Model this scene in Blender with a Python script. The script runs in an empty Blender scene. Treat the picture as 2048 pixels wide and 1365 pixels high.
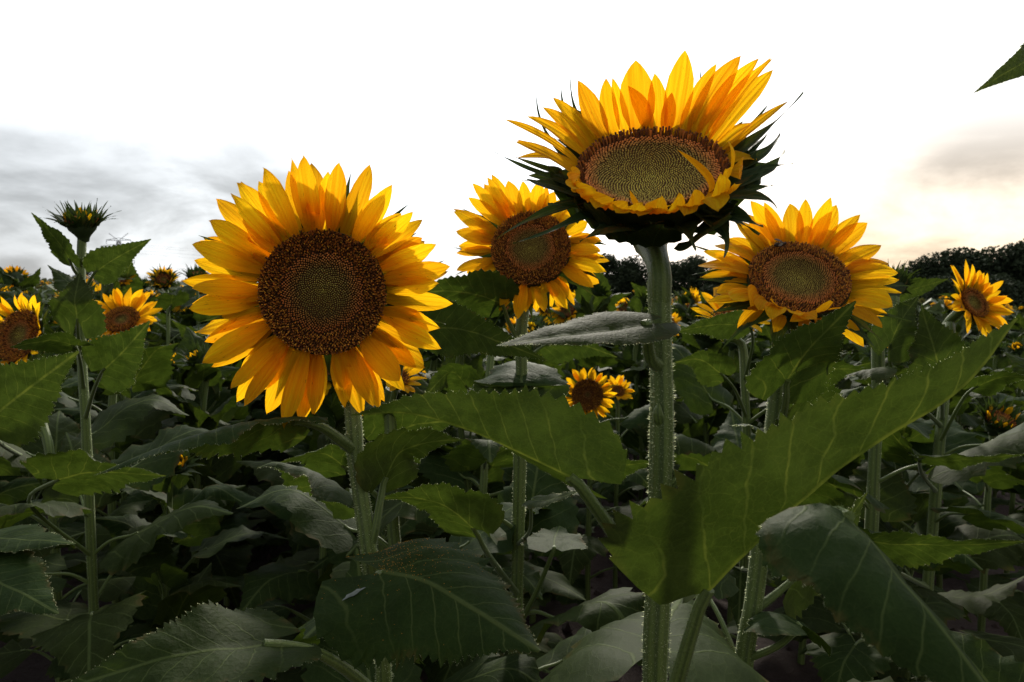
import bpy, math, random
import numpy as np
from mathutils import Vector, Matrix

random.seed(7)
RNG = np.random.default_rng(11)
SC = bpy.context.scene
COL = SC.collection

# ------------------------------------------------------------------ camera, sky, sun, exposure
W0, H0, F = 2048.0, 1365.0, 1462.0          # photograph size and focal length in its pixels
CAM = np.array([0.0, 0.0, 1.45]); PITCH = math.radians(4.2)
cd = bpy.data.cameras.new('camera'); cam = bpy.data.objects.new('camera', cd); COL.objects.link(cam)
cam.location = CAM; cam.rotation_euler = (math.radians(90) - PITCH, 0, 0)
cd.sensor_width = 36; cd.lens = 36 * F / W0; cd.clip_start = 0.02; cd.clip_end = 3000
cd.dof.use_dof = True; cd.dof.focus_distance = 0.84; cd.dof.aperture_fstop = 14
SC.camera = cam

SUN_AZ, SUN_EL = math.radians(6), math.radians(26)
SUN = Vector((math.sin(SUN_AZ) * math.cos(SUN_EL), math.cos(SUN_AZ) * math.cos(SUN_EL), math.sin(SUN_EL)))
sl = bpy.data.lights.new('sun', 'SUN'); so = bpy.data.objects.new('sun', sl); COL.objects.link(so)
sl.energy = 3.4; sl.angle = math.radians(4); sl.color = (1.0, 0.93, 0.80)
so.rotation_euler = SUN.to_track_quat('Z', 'Y').to_euler(); so.location = (3, 12, 12)


def nd(nt, typ, **kw):
    n = nt.nodes.new(typ)
    for k, v in kw.items():
        if k.startswith('i_'):
            key = k[2:]
            n.inputs[int(key) if key.isdigit() else key].default_value = v
        else:
            setattr(n, k, v)
    return n


def mth(nt, op, a, b=None, c=None, clamp=False):
    n = nt.nodes.new('ShaderNodeMath'); n.operation = op; n.use_clamp = clamp
    for i, x in enumerate((a, b, c)):
        if x is None: continue
        if isinstance(x, (int, float)): n.inputs[i].default_value = x
        else: nt.links.new(x, n.inputs[i])
    return n.outputs[0]


def smooth(nt, x, lo, hi, a=0.0, b=1.0):
    n = nt.nodes.new('ShaderNodeMapRange'); n.interpolation_type = 'SMOOTHSTEP'
    nt.links.new(x, n.inputs[0])
    for i, v in ((1, lo), (2, hi), (3, a), (4, b)): n.inputs[i].default_value = v
    return n.outputs[0]


def mixc(nt, fac, a, b):
    n = nt.nodes.new('ShaderNodeMix'); n.data_type = 'RGBA'
    for sock, x in ((n.inputs[0], fac), (n.inputs[6], a), (n.inputs[7], b)):
        if isinstance(x, (int, float)): sock.default_value = x
        elif isinstance(x, tuple): sock.default_value = (*x, 1)
        else: nt.links.new(x, sock)
    return n.outputs[2]


world = bpy.data.worlds.new('World'); SC.world = world; world.use_nodes = True
nt = world.node_tree; nt.nodes.clear()
out = nd(nt, 'ShaderNodeOutputWorld'); bg = nd(nt, 'ShaderNodeBackground'); bg.inputs[1].default_value = 0.1
nt.links.new(bg.outputs[0], out.inputs[0])
sky = nd(nt, 'ShaderNodeTexSky', sky_type='NISHITA', sun_disc=False, sun_elevation=SUN_EL, sun_rotation=SUN_AZ)
tc = nd(nt, 'ShaderNodeTexCoord')
dot = nd(nt, 'ShaderNodeVectorMath', operation='DOT_PRODUCT'); nt.links.new(tc.outputs['Generated'], dot.inputs[0])
dot.inputs[1].default_value = SUN
sep = nd(nt, 'ShaderNodeSeparateXYZ'); nt.links.new(tc.outputs['Generated'], sep.inputs[0])
zz = mth(nt, 'ADD', mth(nt, 'MAXIMUM', sep.outputs[2], 0.0), 0.34)
cmb = nd(nt, 'ShaderNodeCombineXYZ')
nt.links.new(mth(nt, 'DIVIDE', sep.outputs[0], zz), cmb.inputs[0]); nt.links.new(mth(nt, 'DIVIDE', sep.outputs[1], zz), cmb.inputs[1])
n1 = nd(nt, 'ShaderNodeTexNoise', i_Scale=2.3, i_Detail=9.0, i_Roughness=0.55, i_Distortion=0.3)
nt.links.new(cmb.outputs[0], n1.inputs['Vector'])
glow = smooth(nt, dot.outputs['Value'], 0.50, 0.84)                 # forward scattering through thin cloud
cl = smooth(nt, n1.outputs[0], 0.36, 0.62)
band = smooth(nt, sep.outputs[2], 0.27, 0.12)                        # thicker broken cloud low over the horizon, all round
n2 = nd(nt, 'ShaderNodeTexNoise', i_Scale=1.1, i_Detail=7.0, i_Roughness=0.6, i_Distortion=0.6); nt.links.new(cmb.outputs[0], n2.inputs['Vector'])
thick = mth(nt, 'MULTIPLY', band, smooth(nt, n2.outputs[0], 0.70, 0.45, 0.55, 1.0))
thick = mth(nt, 'MULTIPLY', thick, smooth(nt, dot.outputs['Value'], 0.935, 0.868))   # the sun burns the cloud out around itself
glow = mth(nt, 'MULTIPLY', glow, mth(nt, 'SUBTRACT', 1.0, mth(nt, 'MULTIPLY', thick, 0.84)))
lum = mth(nt, 'ADD', mth(nt, 'MULTIPLY', glow, 12.0), mth(nt, 'ADD', mth(nt, 'MULTIPLY', cl, 3.4), 2.9))
warm = smooth(nt, sep.outputs[0], -0.1, 0.5)                         # the low western side is warmer
low = smooth(nt, sep.outputs[2], 0.30, 0.02)
tint = mixc(nt, mth(nt, 'MULTIPLY', warm, low), (0.945, 0.985, 1.02), (1.28, 1.03, 0.76))
ccol = nd(nt, 'ShaderNodeVectorMath', operation='SCALE'); nt.links.new(tint, ccol.inputs[0]); nt.links.new(lum, ccol.inputs['Scale'])
nt.links.new(mixc(nt, 0.94, sky.outputs[0], ccol.outputs[0]), bg.inputs[0])

SC.view_settings.view_transform = 'Standard'; SC.view_settings.look = 'None'
SC.view_settings.gamma = 1.0; SC.view_settings.use_curve_mapping = False; SC.view_settings.exposure = 0.2
SC.render.engine = 'CYCLES'
SC.cycles.use_denoising = True
SC.cycles.max_bounces = 6; SC.cycles.diffuse_bounces = 4; SC.cycles.glossy_bounces = 2
SC.cycles.transmission_bounces = 4; SC.cycles.transparent_max_bounces = 4
SC.cycles.sample_clamp_indirect = 6.0


# ------------------------------------------------------------------ numeric helpers
def nrm(v):
    v = np.asarray(v, float); return v / max(1e-9, np.linalg.norm(v))


def nrows(a):
    return a / np.maximum(1e-9, np.linalg.norm(a, axis=1))[:, None]


RIGHT = np.array([1.0, 0, 0]); FWD = np.array([0, math.cos(PITCH), -math.sin(PITCH)]); UP = np.array([0, math.sin(PITCH), math.cos(PITCH)])


def ray(px, py):
    return RIGHT * ((px - W0 / 2) / F) - UP * ((py - H0 / 2) / F) + FWD


def P(px, py, d):
    return CAM + ray(px, py) * d


def to_px(p):
    q = np.asarray(p) - CAM; d = q @ FWD
    return W0 / 2 + F * (q @ RIGHT) / d, H0 / 2 - F * (q @ UP) / d, d


def sstep(a, b, x):
    t = np.clip((np.asarray(x, float) - a) / (b - a), 0, 1); return t * t * (3 - 2 * t)


def gz(x, y):
    """height of the field: level near by, falling away to the right, rising a little to the left"""
    x = np.asarray(x, float); s = sstep(3, 38, y)
    soft = np.log1p(np.exp(np.clip((x + 6) / 2.5, -30, 30))) * 2.5
    return -0.085 * soft * s + 0.018 * np.maximum(-x - 2, 0) * s


def smooth_path(pts, n):
    pts = np.asarray(pts, float)
    if len(pts) == 2:
        t = np.linspace(0, 1, n)[:, None]; return pts[0] * (1 - t) + pts[1] * t
    p = np.vstack([2 * pts[0] - pts[1], pts, 2 * pts[-1] - pts[-2]])
    res = []
    for i in range(1, len(p) - 2):
        t = np.linspace(0, 1, 24, endpoint=False)[:, None]
        a, b, c, d = p[i - 1], p[i], p[i + 1], p[i + 2]
        res.append(0.5 * ((2 * b) + (c - a) * t + (2 * a - 5 * b + 4 * c - d) * t ** 2 + (3 * b - a - 3 * c + d) * t ** 3))
    res.append(p[-2][None]); q = np.vstack(res)
    s = np.concatenate([[0], np.cumsum(np.linalg.norm(np.diff(q, axis=0), axis=1))])
    u = np.linspace(0, s[-1], n)
    return np.stack([np.interp(u, s, q[:, k]) for k in range(3)], 1)


class MB:
    """collects verts / faces / per-vertex shading data of one mesh"""
    def __init__(self):
        self.v = []; self.f = []; self.uv = []; self.col = []; self.mi = []; self.n = 0

    def add(self, v, f, uv=None, col=None, mi=0):
        v = np.asarray(v, float); k = len(v)
        self.v.append(v)
        self.uv.append(np.zeros((k, 3)) if uv is None else np.asarray(uv, float))
        c = np.ones((k, 4))
        if col is not None: c[:, :3] = col
        self.col.append(c)
        for arr in (f if isinstance(f, list) else [f]):
            arr = np.asarray(arr, int) + self.n
            self.f.append(arr); self.mi.append(np.full(len(arr), mi, int))
        self.n += k

    def mesh(self, name, mats, smooth_shade=True, origin=(0, 0, 0)):
        me = bpy.data.meshes.new(name)
        v = np.vstack(self.v) - np.asarray(origin, float)
        tot = np.concatenate([np.full(len(a), a.shape[1], int) for a in self.f])
        loops = np.concatenate([a.ravel() for a in self.f])
        me.vertices.add(len(v)); me.vertices.foreach_set('co', v.ravel().astype(np.float32))
        me.loops.add(len(loops)); me.loops.foreach_set('vertex_index', loops.astype(np.int32))
        me.polygons.add(len(tot)); st = np.concatenate([[0], np.cumsum(tot)[:-1]])
        me.polygons.foreach_set('loop_start', st.astype(np.int32))
        me.polygons.foreach_set('material_index', np.concatenate(self.mi).astype(np.int32))
        me.polygons.foreach_set('use_smooth', np.full(len(tot), smooth_shade))
        a = me.attributes.new('luv', 'FLOAT_VECTOR', 'POINT'); a.data.foreach_set('vector', np.vstack(self.uv).ravel().astype(np.float32))
        a = me.attributes.new('fcol', 'FLOAT_COLOR', 'POINT'); a.data.foreach_set('color', np.vstack(self.col).ravel().astype(np.float32))
        for m in mats: me.materials.append(m)
        me.update(calc_edges=True); me.validate()
        return me


def grid_faces(n, m):
    i, j = np.meshgrid(np.arange(n - 1), np.arange(m - 1), indexing='ij')
    a = (i * m + j).ravel()
    return np.stack([a, a + 1, a + m + 1, a + m], 1)


def tube_faces(n, k):
    i, j = np.meshgrid(np.arange(n - 1), np.arange(k), indexing='ij')
    j2 = (j + 1) % k
    return np.stack([(i * k + j).ravel(), (i * k + j2).ravel(), ((i + 1) * k + j2).ravel(), ((i + 1) * k + j).ravel()], 1)


def frames(path):
    T = np.gradient(path, axis=0); T = nrows(T)
    ref = np.array([1.0, 0, 0]) if abs(T[0][0]) < 0.8 else np.array([0, 1.0, 0])
    A = nrows(np.cross(T, np.tile(ref, (len(T), 1)))); return T, A, np.cross(T, A)


def tube(mb, path, rad, k=10, ribs=0.0, mi=0, col=None):
    path = np.asarray(path, float); n = len(path)
    T, A, B = frames(path); rad = np.broadcast_to(np.asarray(rad, float), (n,))
    th = np.arange(k) / k * 2 * math.pi
    rr = rad[:, None] * (1 + ribs * np.cos(th * max(3, k // 3))[None, :])
    v = path[:, None, :] + rr[..., None] * (A[:, None, :] * np.cos(th)[None, :, None] + B[:, None, :] * np.sin(th)[None, :, None])
    uv = np.zeros((n, k, 3)); uv[..., 0] = (th / (2 * math.pi))[None]; uv[..., 1] = np.linspace(0, 1, n)[:, None]
    fs = [tube_faces(n, k)]
    mb.add(v.reshape(-1, 3), fs, uv.reshape(-1, 3), col, mi)
    mb.add(v[-1], np.arange(k)[None, :], None, col, mi)


def tag(o, label=None, cat=None, group=None, kind=None):
    for k, v in (('label', label), ('category', cat), ('group', group), ('kind', kind)):
        if v: o[k] = v
    return o


def obj(name, me, parent=None, loc=None):
    o = bpy.data.objects.new(name, me); COL.objects.link(o)
    if parent is not None: o.parent = parent
    if loc is not None: o.location = loc
    return o


# ------------------------------------------------------------------ materials
def mat(name):
    m = bpy.data.materials.new(name); m.use_nodes = True; m.node_tree.nodes.clear()
    return m, m.node_tree, nd(m.node_tree, 'ShaderNodeOutputMaterial')


def attr(nt, name):
    return nd(nt, 'ShaderNodeAttribute', attribute_name=name)


def leaf_material(name, top, under, vein, trans, tfac=0.42):
    m, nt, out = mat(name); L = nt.links.new
    at = attr(nt, 'luv'); s = nd(nt, 'ShaderNodeSeparateXYZ'); L(at.outputs['Vector'], s.inputs[0])
    X = mth(nt, 'ABSOLUTE', s.outputs[0]); V = s.outputs[1]
    side = mth(nt, 'MULTIPLY', mth(nt, 'SIGN', s.outputs[0]), 0.09)
    wob = nd(nt, 'ShaderNodeTexNoise', i_Scale=3.0, i_Detail=2.0); L(at.outputs['Vector'], wob.inputs['Vector'])
    ph = mth(nt, 'ADD', mth(nt, 'SUBTRACT', V, mth(nt, 'MULTIPLY', mth(nt, 'POWER', X, 0.80), 0.90)), side)
    ph = mth(nt, 'ADD', ph, mth(nt, 'MULTIPLY', wob.outputs[0], 0.15))
    ph = mth(nt, 'DIVIDE', ph, 0.40)
    dist = mth(nt, 'MULTIPLY', mth(nt, 'ABSOLUTE', mth(nt, 'SUBTRACT', mth(nt, 'FRACT', ph), 0.5)), 0.40)
    latv = smooth(nt, dist, 0.020, 0.004)
    latv = mth(nt, 'MULTIPLY', latv, smooth(nt, X, 1.0, 0.25, 0.15, 0.8))
    midv = smooth(nt, X, 0.040, 0.012)
    vein_m = mth(nt, 'MAXIMUM', latv, midv, clamp=True)
    vor = nd(nt, 'ShaderNodeTexVoronoi', feature='DISTANCE_TO_EDGE', i_Scale=21.0); L(at.outputs['Vector'], vor.inputs['Vector'])
    vor2 = nd(nt, 'ShaderNodeTexVoronoi', feature='DISTANCE_TO_EDGE', i_Scale=7.0); L(at.outputs['Vector'], vor2.inputs['Vector'])
    net = mth(nt, 'ADD', smooth(nt, vor.outputs['Distance'], 0.06, 0.0, 0.0, 0.55), smooth(nt, vor2.outputs['Distance'], 0.035, 0.0, 0.0, 0.6), clamp=True)
    quilt = smooth(nt, vor2.outputs['Distance'], 0.0, 0.30)
    big = nd(nt, 'ShaderNodeTexNoise', i_Scale=2.2, i_Detail=5.0, i_Roughness=0.65); L(at.outputs['Vector'], big.inputs['Vector'])
    oi = nd(nt, 'ShaderNodeObjectInfo'); geo = nd(nt, 'ShaderNodeNewGeometry')
    fine = nd(nt, 'ShaderNodeTexNoise', i_Scale=60.0, i_Detail=3.0); L(at.outputs['Vector'], fine.inputs['Vector'])
    c = mixc(nt, geo.outputs['Backfacing'], top, under)
    hs = nd(nt, 'ShaderNodeHueSaturation'); L(c, hs.inputs['Color'])
    L(mth(nt, 'ADD', mth(nt, 'MULTIPLY', oi.outputs['Random'], 0.05), 0.475), hs.inputs['Hue'])
    val = mth(nt, 'ADD', mth(nt, 'MULTIPLY', big.outputs[0], 0.9), 0.55)
    val = mth(nt, 'MULTIPLY', val, mth(nt, 'ADD', mth(nt, 'MULTIPLY', fine.outputs[0], 0.4), 0.8))
    L(val, hs.inputs['Value'])
    col = mixc(nt, mth(nt, 'MULTIPLY', net, 0.22), hs.outputs[0], vein)
    spot = smooth(nt, fine.outputs[0], 0.72, 0.76)
    col = mixc(nt, mth(nt, 'MULTIPLY', spot, 0.5), col, (0.10, 0.075, 0.03))
    col = mixc(nt, mth(nt, 'MULTIPLY', vein_m, 0.85), col, vein)
    zf = mth(nt, 'MULTIPLY', mth(nt, 'FRACT', s.outputs[2]), 2.0)
    brown = mth(nt, 'MULTIPLY', smooth(nt, zf, 0.80, 1.0), smooth(nt, big.outputs[0], 0.50, 0.62))
    col = mixc(nt, mth(nt, 'MULTIPLY', brown, 0.75), col, (0.11, 0.075, 0.025))
    hgt = mth(nt, 'ADD', mth(nt, 'MULTIPLY', vein_m, -0.6), mth(nt, 'MULTIPLY', net, -0.10))
    hgt = mth(nt, 'ADD', hgt, mth(nt, 'ADD', mth(nt, 'MULTIPLY', big.outputs[0], 1.2), mth(nt, 'MULTIPLY', quilt, 0.16)))
    puck = nd(nt, 'ShaderNodeTexNoise', i_Scale=7.0, i_Detail=3.0); L(at.outputs['Vector'], puck.inputs['Vector'])
    hgt = mth(nt, 'ADD', hgt, mth(nt, 'MULTIPLY', puck.outputs[0], 0.7))
    bp = nd(nt, 'ShaderNodeBump', i_Strength=0.24, i_Distance=0.004); L(hgt, bp.inputs['Height'])
    pr = nd(nt, 'ShaderNodeBsdfPrincipled', i_Roughness=0.62); L(col, pr.inputs['Base Color']); L(bp.outputs[0], pr.inputs['Normal'])
    pr.inputs['Specular IOR Level'].default_value = 0.06
    pr.inputs['Sheen Weight'].default_value = 0.0
    tr = nd(nt, 'ShaderNodeBsdfTranslucent'); L(bp.outputs[0], tr.inputs['Normal'])
    tcol = mixc(nt, mth(nt, 'MULTIPLY', vein_m, 0.55), trans, (0.16, 0.18, 0.02))
    tcol = mixc(nt, smooth(nt, big.outputs[0], 0.38, 0.62, 0.85, 0.0), tcol, (0.020, 0.036, 0.003))
    tcol = mixc(nt, mth(nt, 'MULTIPLY', net, 0.20), tcol, (0.14, 0.17, 0.02))
    tcol = mixc(nt, mth(nt, 'MULTIPLY', spot, 0.7), tcol, (0.03, 0.02, 0.005)); L(tcol, tr.inputs['Color'])
    mx = nd(nt, 'ShaderNodeMixShader'); mx.inputs[0].default_value = tfac
    L(pr.outputs[0], mx.inputs[1]); L(tr.outputs[0], mx.inputs[2]); L(mx.outputs[0], out.inputs[0])
    return m


M_LEAF = leaf_material('sunflower_leaf', (0.046, 0.062, 0.019), (0.030, 0.048, 0.012), (0.095, 0.130, 0.040), (0.040, 0.066, 0.006))
M_BRACT = leaf_material('bract_green', (0.030, 0.050, 0.016), (0.028, 0.048, 0.018), (0.06, 0.09, 0.035), (0.06, 0.10, 0.010), 0.25)


def petal_material():
    m, nt, out = mat('ray_petal'); L = nt.links.new
    at = attr(nt, 'luv'); s = nd(nt, 'ShaderNodeSeparateXYZ'); L(at.outputs['Vector'], s.inputs[0])
    mp = nd(nt, 'ShaderNodeMapping'); mp.inputs['Scale'].default_value = (5.0, 0.45, 1.0); L(at.outputs['Vector'], mp.inputs['Vector'])
    oi = nd(nt, 'ShaderNodeObjectInfo')
    n = nd(nt, 'ShaderNodeTexNoise', noise_dimensions='4D', i_Scale=1.3, i_Detail=4.0, i_Roughness=0.6); L(mp.outputs[0], n.inputs['Vector'])
    L(mth(nt, 'MULTIPLY', oi.outputs['Random'], 40.0), n.inputs['W'])
    str_ = smooth(nt, n.outputs[0], 0.32, 0.66)
    basef = smooth(nt, s.outputs[1], 0.50, 0.0)
    c = mixc(nt, str_, (0.90, 0.41, 0.004), (1.0, 0.58, 0.008))
    c = mixc(nt, mth(nt, 'MULTIPLY', basef, 0.6), c, (0.72, 0.27, 0.003))
    hs = nd(nt, 'ShaderNodeHueSaturation'); L(c, hs.inputs['Color'])
    L(mth(nt, 'ADD', mth(nt, 'MULTIPLY', oi.outputs['Random'], 0.018), 0.489), hs.inputs['Hue'])
    L(mth(nt, 'ADD', mth(nt, 'MULTIPLY', oi.outputs['Random'], 0.22), 0.88), hs.inputs['Value'])
    sp = nd(nt, 'ShaderNodeTexNoise', i_Scale=9.0, i_Detail=1.0); L(at.outputs['Vector'], sp.inputs['Vector'])
    c2 = mixc(nt, mth(nt, 'MULTIPLY', smooth(nt, sp.outputs[0], 0.73, 0.77), 0.6), hs.outputs[0], (0.22, 0.08, 0.005))
    tipm = mth(nt, 'MULTIPLY', smooth(nt, s.outputs[1], 0.90, 1.0), smooth(nt, oi.outputs['Random'], 0.55, 0.75))
    c2 = mixc(nt, mth(nt, 'MULTIPLY', tipm, 0.55), c2, (0.38, 0.15, 0.01))
    bp = nd(nt, 'ShaderNodeBump', i_Strength=0.6, i_Distance=0.003); L(n.outputs[0], bp.inputs['Height'])
    df = nd(nt, 'ShaderNodeBsdfPrincipled', i_Roughness=0.75); L(c2, df.inputs['Base Color']); L(bp.outputs[0], df.inputs['Normal'])
    df.inputs['Specular IOR Level'].default_value = 0.10
    tr = nd(nt, 'ShaderNodeBsdfTranslucent'); L(bp.outputs[0], tr.inputs['Normal']); L(c2, tr.inputs['Color'])
    mx = nd(nt, 'ShaderNodeMixShader'); mx.inputs[0].default_value = 0.66
    L(df.outputs[0], mx.inputs[1]); L(tr.outputs[0], mx.inputs[2]); L(mx.outputs[0], out.inputs[0])
    return m


M_PETAL = petal_material()


def stem_material(name, a, b, sheen=0.14):
    m, nt, out = mat(name); L = nt.links.new
    at = attr(nt, 'luv'); mp = nd(nt, 'ShaderNodeMapping'); mp.inputs['Scale'].default_value = (16.0, 1.6, 1.0); L(at.outputs['Vector'], mp.inputs['Vector'])
    n = nd(nt, 'ShaderNodeTexNoise', i_Scale=1.0, i_Detail=5.0); L(mp.outputs[0], n.inputs['Vector'])
    tc = nd(nt, 'ShaderNodeTexCoord'); f = nd(nt, 'ShaderNodeTexNoise', i_Scale=420.0, i_Detail=2.0); L(tc.outputs['Object'], f.inputs['Vector'])
    c = mixc(nt, smooth(nt, n.outputs[0], 0.38, 0.60), a, b)
    sx = nd(nt, 'ShaderNodeSeparateXYZ'); L(at.outputs['Vector'], sx.inputs[0])
    gro = smooth(nt, mth(nt, 'SINE', mth(nt, 'MULTIPLY', sx.outputs[0], 50.27)), 0.2, -0.95)
    c = mixc(nt, mth(nt, 'MULTIPLY', gro, 0.35), c, (0.032, 0.050, 0.012))
    ag = nd(nt, 'ShaderNodeTexNoise', i_Scale=9.0, i_Detail=4.0); tcx = nd(nt, 'ShaderNodeTexCoord'); L(tcx.outputs['Object'], ag.inputs['Vector'])
    c = mixc(nt, smooth(nt, ag.outputs[0], 0.60, 0.75, 0.0, 0.45), c, (0.14, 0.13, 0.045))
    c = mixc(nt, smooth(nt, f.outputs[0], 0.55, 0.72, 0.0, 0.45), c, (0.15, 0.18, 0.07))
    bp = nd(nt, 'ShaderNodeBump', i_Strength=0.5, i_Distance=0.002); L(mth(nt, 'ADD', n.outputs[0], f.outputs[0]), bp.inputs['Height'])
    pr = nd(nt, 'ShaderNodeBsdfPrincipled', i_Roughness=0.55); L(c, pr.inputs['Base Color']); L(bp.outputs[0], pr.inputs['Normal'])
    pr.inputs['Sheen Weight'].default_value = sheen; pr.inputs['Sheen Roughness'].default_value = 0.35
    pr.inputs['Specular IOR Level'].default_value = 0.35
    L(pr.outputs[0], out.inputs[0]); return m


M_STEM = stem_material('hairy_stem', (0.070, 0.104, 0.020), (0.120, 0.165, 0.036))


def plain(name, col, rough=0.8, trans=0.0, attrcol=False, noise=0.0, nscale=6.0):
    m, nt, out = mat(name); L = nt.links.new
    pr = nd(nt, 'ShaderNodeBsdfPrincipled', i_Roughness=rough); pr.inputs['Specular IOR Level'].default_value = 0.25
    src = None
    if attrcol: src = attr(nt, 'fcol').outputs['Color']
    if noise:
        tc = nd(nt, 'ShaderNodeTexCoord'); n = nd(nt, 'ShaderNodeTexNoise', i_Scale=nscale, i_Detail=6.0); L(tc.outputs['Object'], n.inputs['Vector'])
        hs = nd(nt, 'ShaderNodeHueSaturation')
        if src: L(src, hs.inputs['Color'])
        else: hs.inputs['Color'].default_value = (*col, 1)
        L(mth(nt, 'ADD', mth(nt, 'MULTIPLY', n.outputs[0], noise * 2), 1 - noise), hs.inputs['Value']); src = hs.outputs[0]
    if src: L(src, pr.inputs['Base Color'])
    else: pr.inputs['Base Color'].default_value = (*col, 1)
    if trans:
        tr = nd(nt, 'ShaderNodeBsdfTranslucent')
        if src: L(src, tr.inputs['Color'])
        else: tr.inputs['Color'].default_value = (*col, 1)
        mx = nd(nt, 'ShaderNodeMixShader'); mx.inputs[0].default_value = trans
        L(pr.outputs[0], mx.inputs[1]); L(tr.outputs[0], mx.inputs[2]); L(mx.outputs[0], out.inputs[0])
    else: L(pr.outputs[0], out.inputs[0])
    return m


M_FLORET = plain('disc_floret', (1, 1, 1), 0.6, 0.0, True)
M_DISC = plain('disc_base', (0.075, 0.032, 0.010), 0.85, 0, False, 0.4, 300)
M_RECEPT = plain('receptacle_green', (0.030, 0.048, 0.016), 0.7, 0, False, 0.35, 120)
M_HAIR = plain('plant_hair', (0.70, 0.74, 0.45), 0.6, 0.85)
M_WING = plain('bee_wing', (0.16, 0.13, 0.10), 0.4, 0.5)
M_FAR = plain('far_plants', (1, 1, 1), 0.6, 0.3, True)
M_TREE = plain('tree_foliage', (0.028, 0.040, 0.018), 0.9, 0.10, False, 0.4, 0.5)
M_BARK = plain('tree_bark', (0.07, 0.055, 0.04), 0.9, 0, False, 0.4, 3)
M_STEEL = plain('galvanised_steel', (0.32, 0.33, 0.34), 0.6)
M_POLLEN = plain('pollen', (0.75, 0.33, 0.02), 0.8)
M_RESIDUE = plain('white_residue', (0.17, 0.19, 0.17), 0.7, 0, False, 0.3, 200)


def soil_material():
    m, nt, out = mat('tilled_soil'); L = nt.links.new
    tc = nd(nt, 'ShaderNodeTexCoord')
    a = nd(nt, 'ShaderNodeTexNoise', i_Scale=3.0, i_Detail=10.0, i_Roughness=0.65); L(tc.outputs['Object'], a.inputs['Vector'])
    b = nd(nt, 'ShaderNodeTexNoise', i_Scale=40.0, i_Detail=6.0, i_Roughness=0.7); L(tc.outputs['Object'], b.inputs['Vector'])
    c = mixc(nt, smooth(nt, a.outputs[0], 0.3, 0.7), (0.026, 0.013, 0.011), (0.050, 0.027, 0.021))
    c = mixc(nt, smooth(nt, b.outputs[0], 0.55, 0.75, 0.0, 0.6), c, (0.07, 0.045, 0.035))
    bp = nd(nt, 'ShaderNodeBump', i_Strength=0.9, i_Distance=0.03); L(mth(nt, 'ADD', a.outputs[0], mth(nt, 'MULTIPLY', b.outputs[0], 0.6)), bp.inputs['Height'])
    pr = nd(nt, 'ShaderNodeBsdfPrincipled', i_Roughness=0.95); L(c, pr.inputs['Base Color']); L(bp.outputs[0], pr.inputs['Normal'])
    L(pr.outputs[0], out.inputs[0]); return m


M_SOIL = soil_material()

# ------------------------------------------------------------------ ground
def build_ground():
    xs = np.concatenate([-np.geomspace(1500, 6, 40), np.linspace(-5.8, 5.8, 120), np.geomspace(6, 1500, 40)])
    ys = np.concatenate([-np.geomspace(1500, 4, 20), np.linspace(-3.8, 12, 160), np.geomspace(12.3, 2500, 50)])
    Y, X = np.meshgrid(ys, xs, indexing='ij')
    far = sstep(60, 300, np.hypot(X, Y))
    Xc = np.clip(X, -60, 60)
    Z = gz(Xc, Y) * (1 - far) + far * -3.0
    u = Xc * .95 + Y * .31
    near = (1 - sstep(8, 14, np.hypot(X, Y)))
    Z = Z + near * (0.035 * np.cos((u - .35) / .75 * 2 * math.pi) + RNG.normal(0, 0.008, Z.shape)) - 0.03
    mb = MB(); mb.add(np.stack([X, Y, Z], -1).reshape(-1, 3), grid_faces(len(ys), len(xs)))
    o = obj('ground', mb.mesh('ground', [M_SOIL])); tag(o, kind='structure')
    # clods of earth in the near rows
    mb = MB()
    ico = np.array([[0, 0, 1], [.9, 0, .2], [.2, .85, .25], [-.75, .5, .2], [-.7, -.55, .2], [.3, -.85, .2], [0, 0, -.5]])
    fi = np.array([[0, 1, 2], [0, 2, 3], [0, 3, 4], [0, 4, 5], [0, 5, 1], [6, 2, 1], [6, 3, 2], [6, 4, 3], [6, 5, 4], [6, 1, 5]])
    for _ in range(1500):
        x, y = RNG.uniform(-3.5, 2.5), RNG.uniform(1.5, 9)
        s = RNG.uniform(.008, .035); uu = x * .95 + y * .31
        v = ico * RNG.uniform(.7, 1.2, (7, 1)) * s + [x, y, gz(x, y) - .03 + .035 * math.cos((uu - .35) / .75 * 2 * math.pi)]
        mb.add(v, fi)
    tag(obj('soil_clods', mb.mesh('soil_clods', [M_SOIL], False)), 'lumps of dark reddish soil lying between the sunflower rows', 'soil', kind='stuff')


build_ground()

# ------------------------------------------------------------------ plant organs
LX = [0, .025, .07, .14, .23, .36, .50, .66, .80, .91, 1]
LY = [.22, .58, .86, .99, 1, .86, .66, .43, .24, .11, 0]
PX = [0, .12, .3, .5, .7, .85, .95, 1]
PY = [.34, .58, .90, 1, .87, .56, .24, .0]
BX = [0, .1, .25, .42, .58, .78, 1]
BY = [.85, 1, .95, .66, .32, .13, 0]


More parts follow.
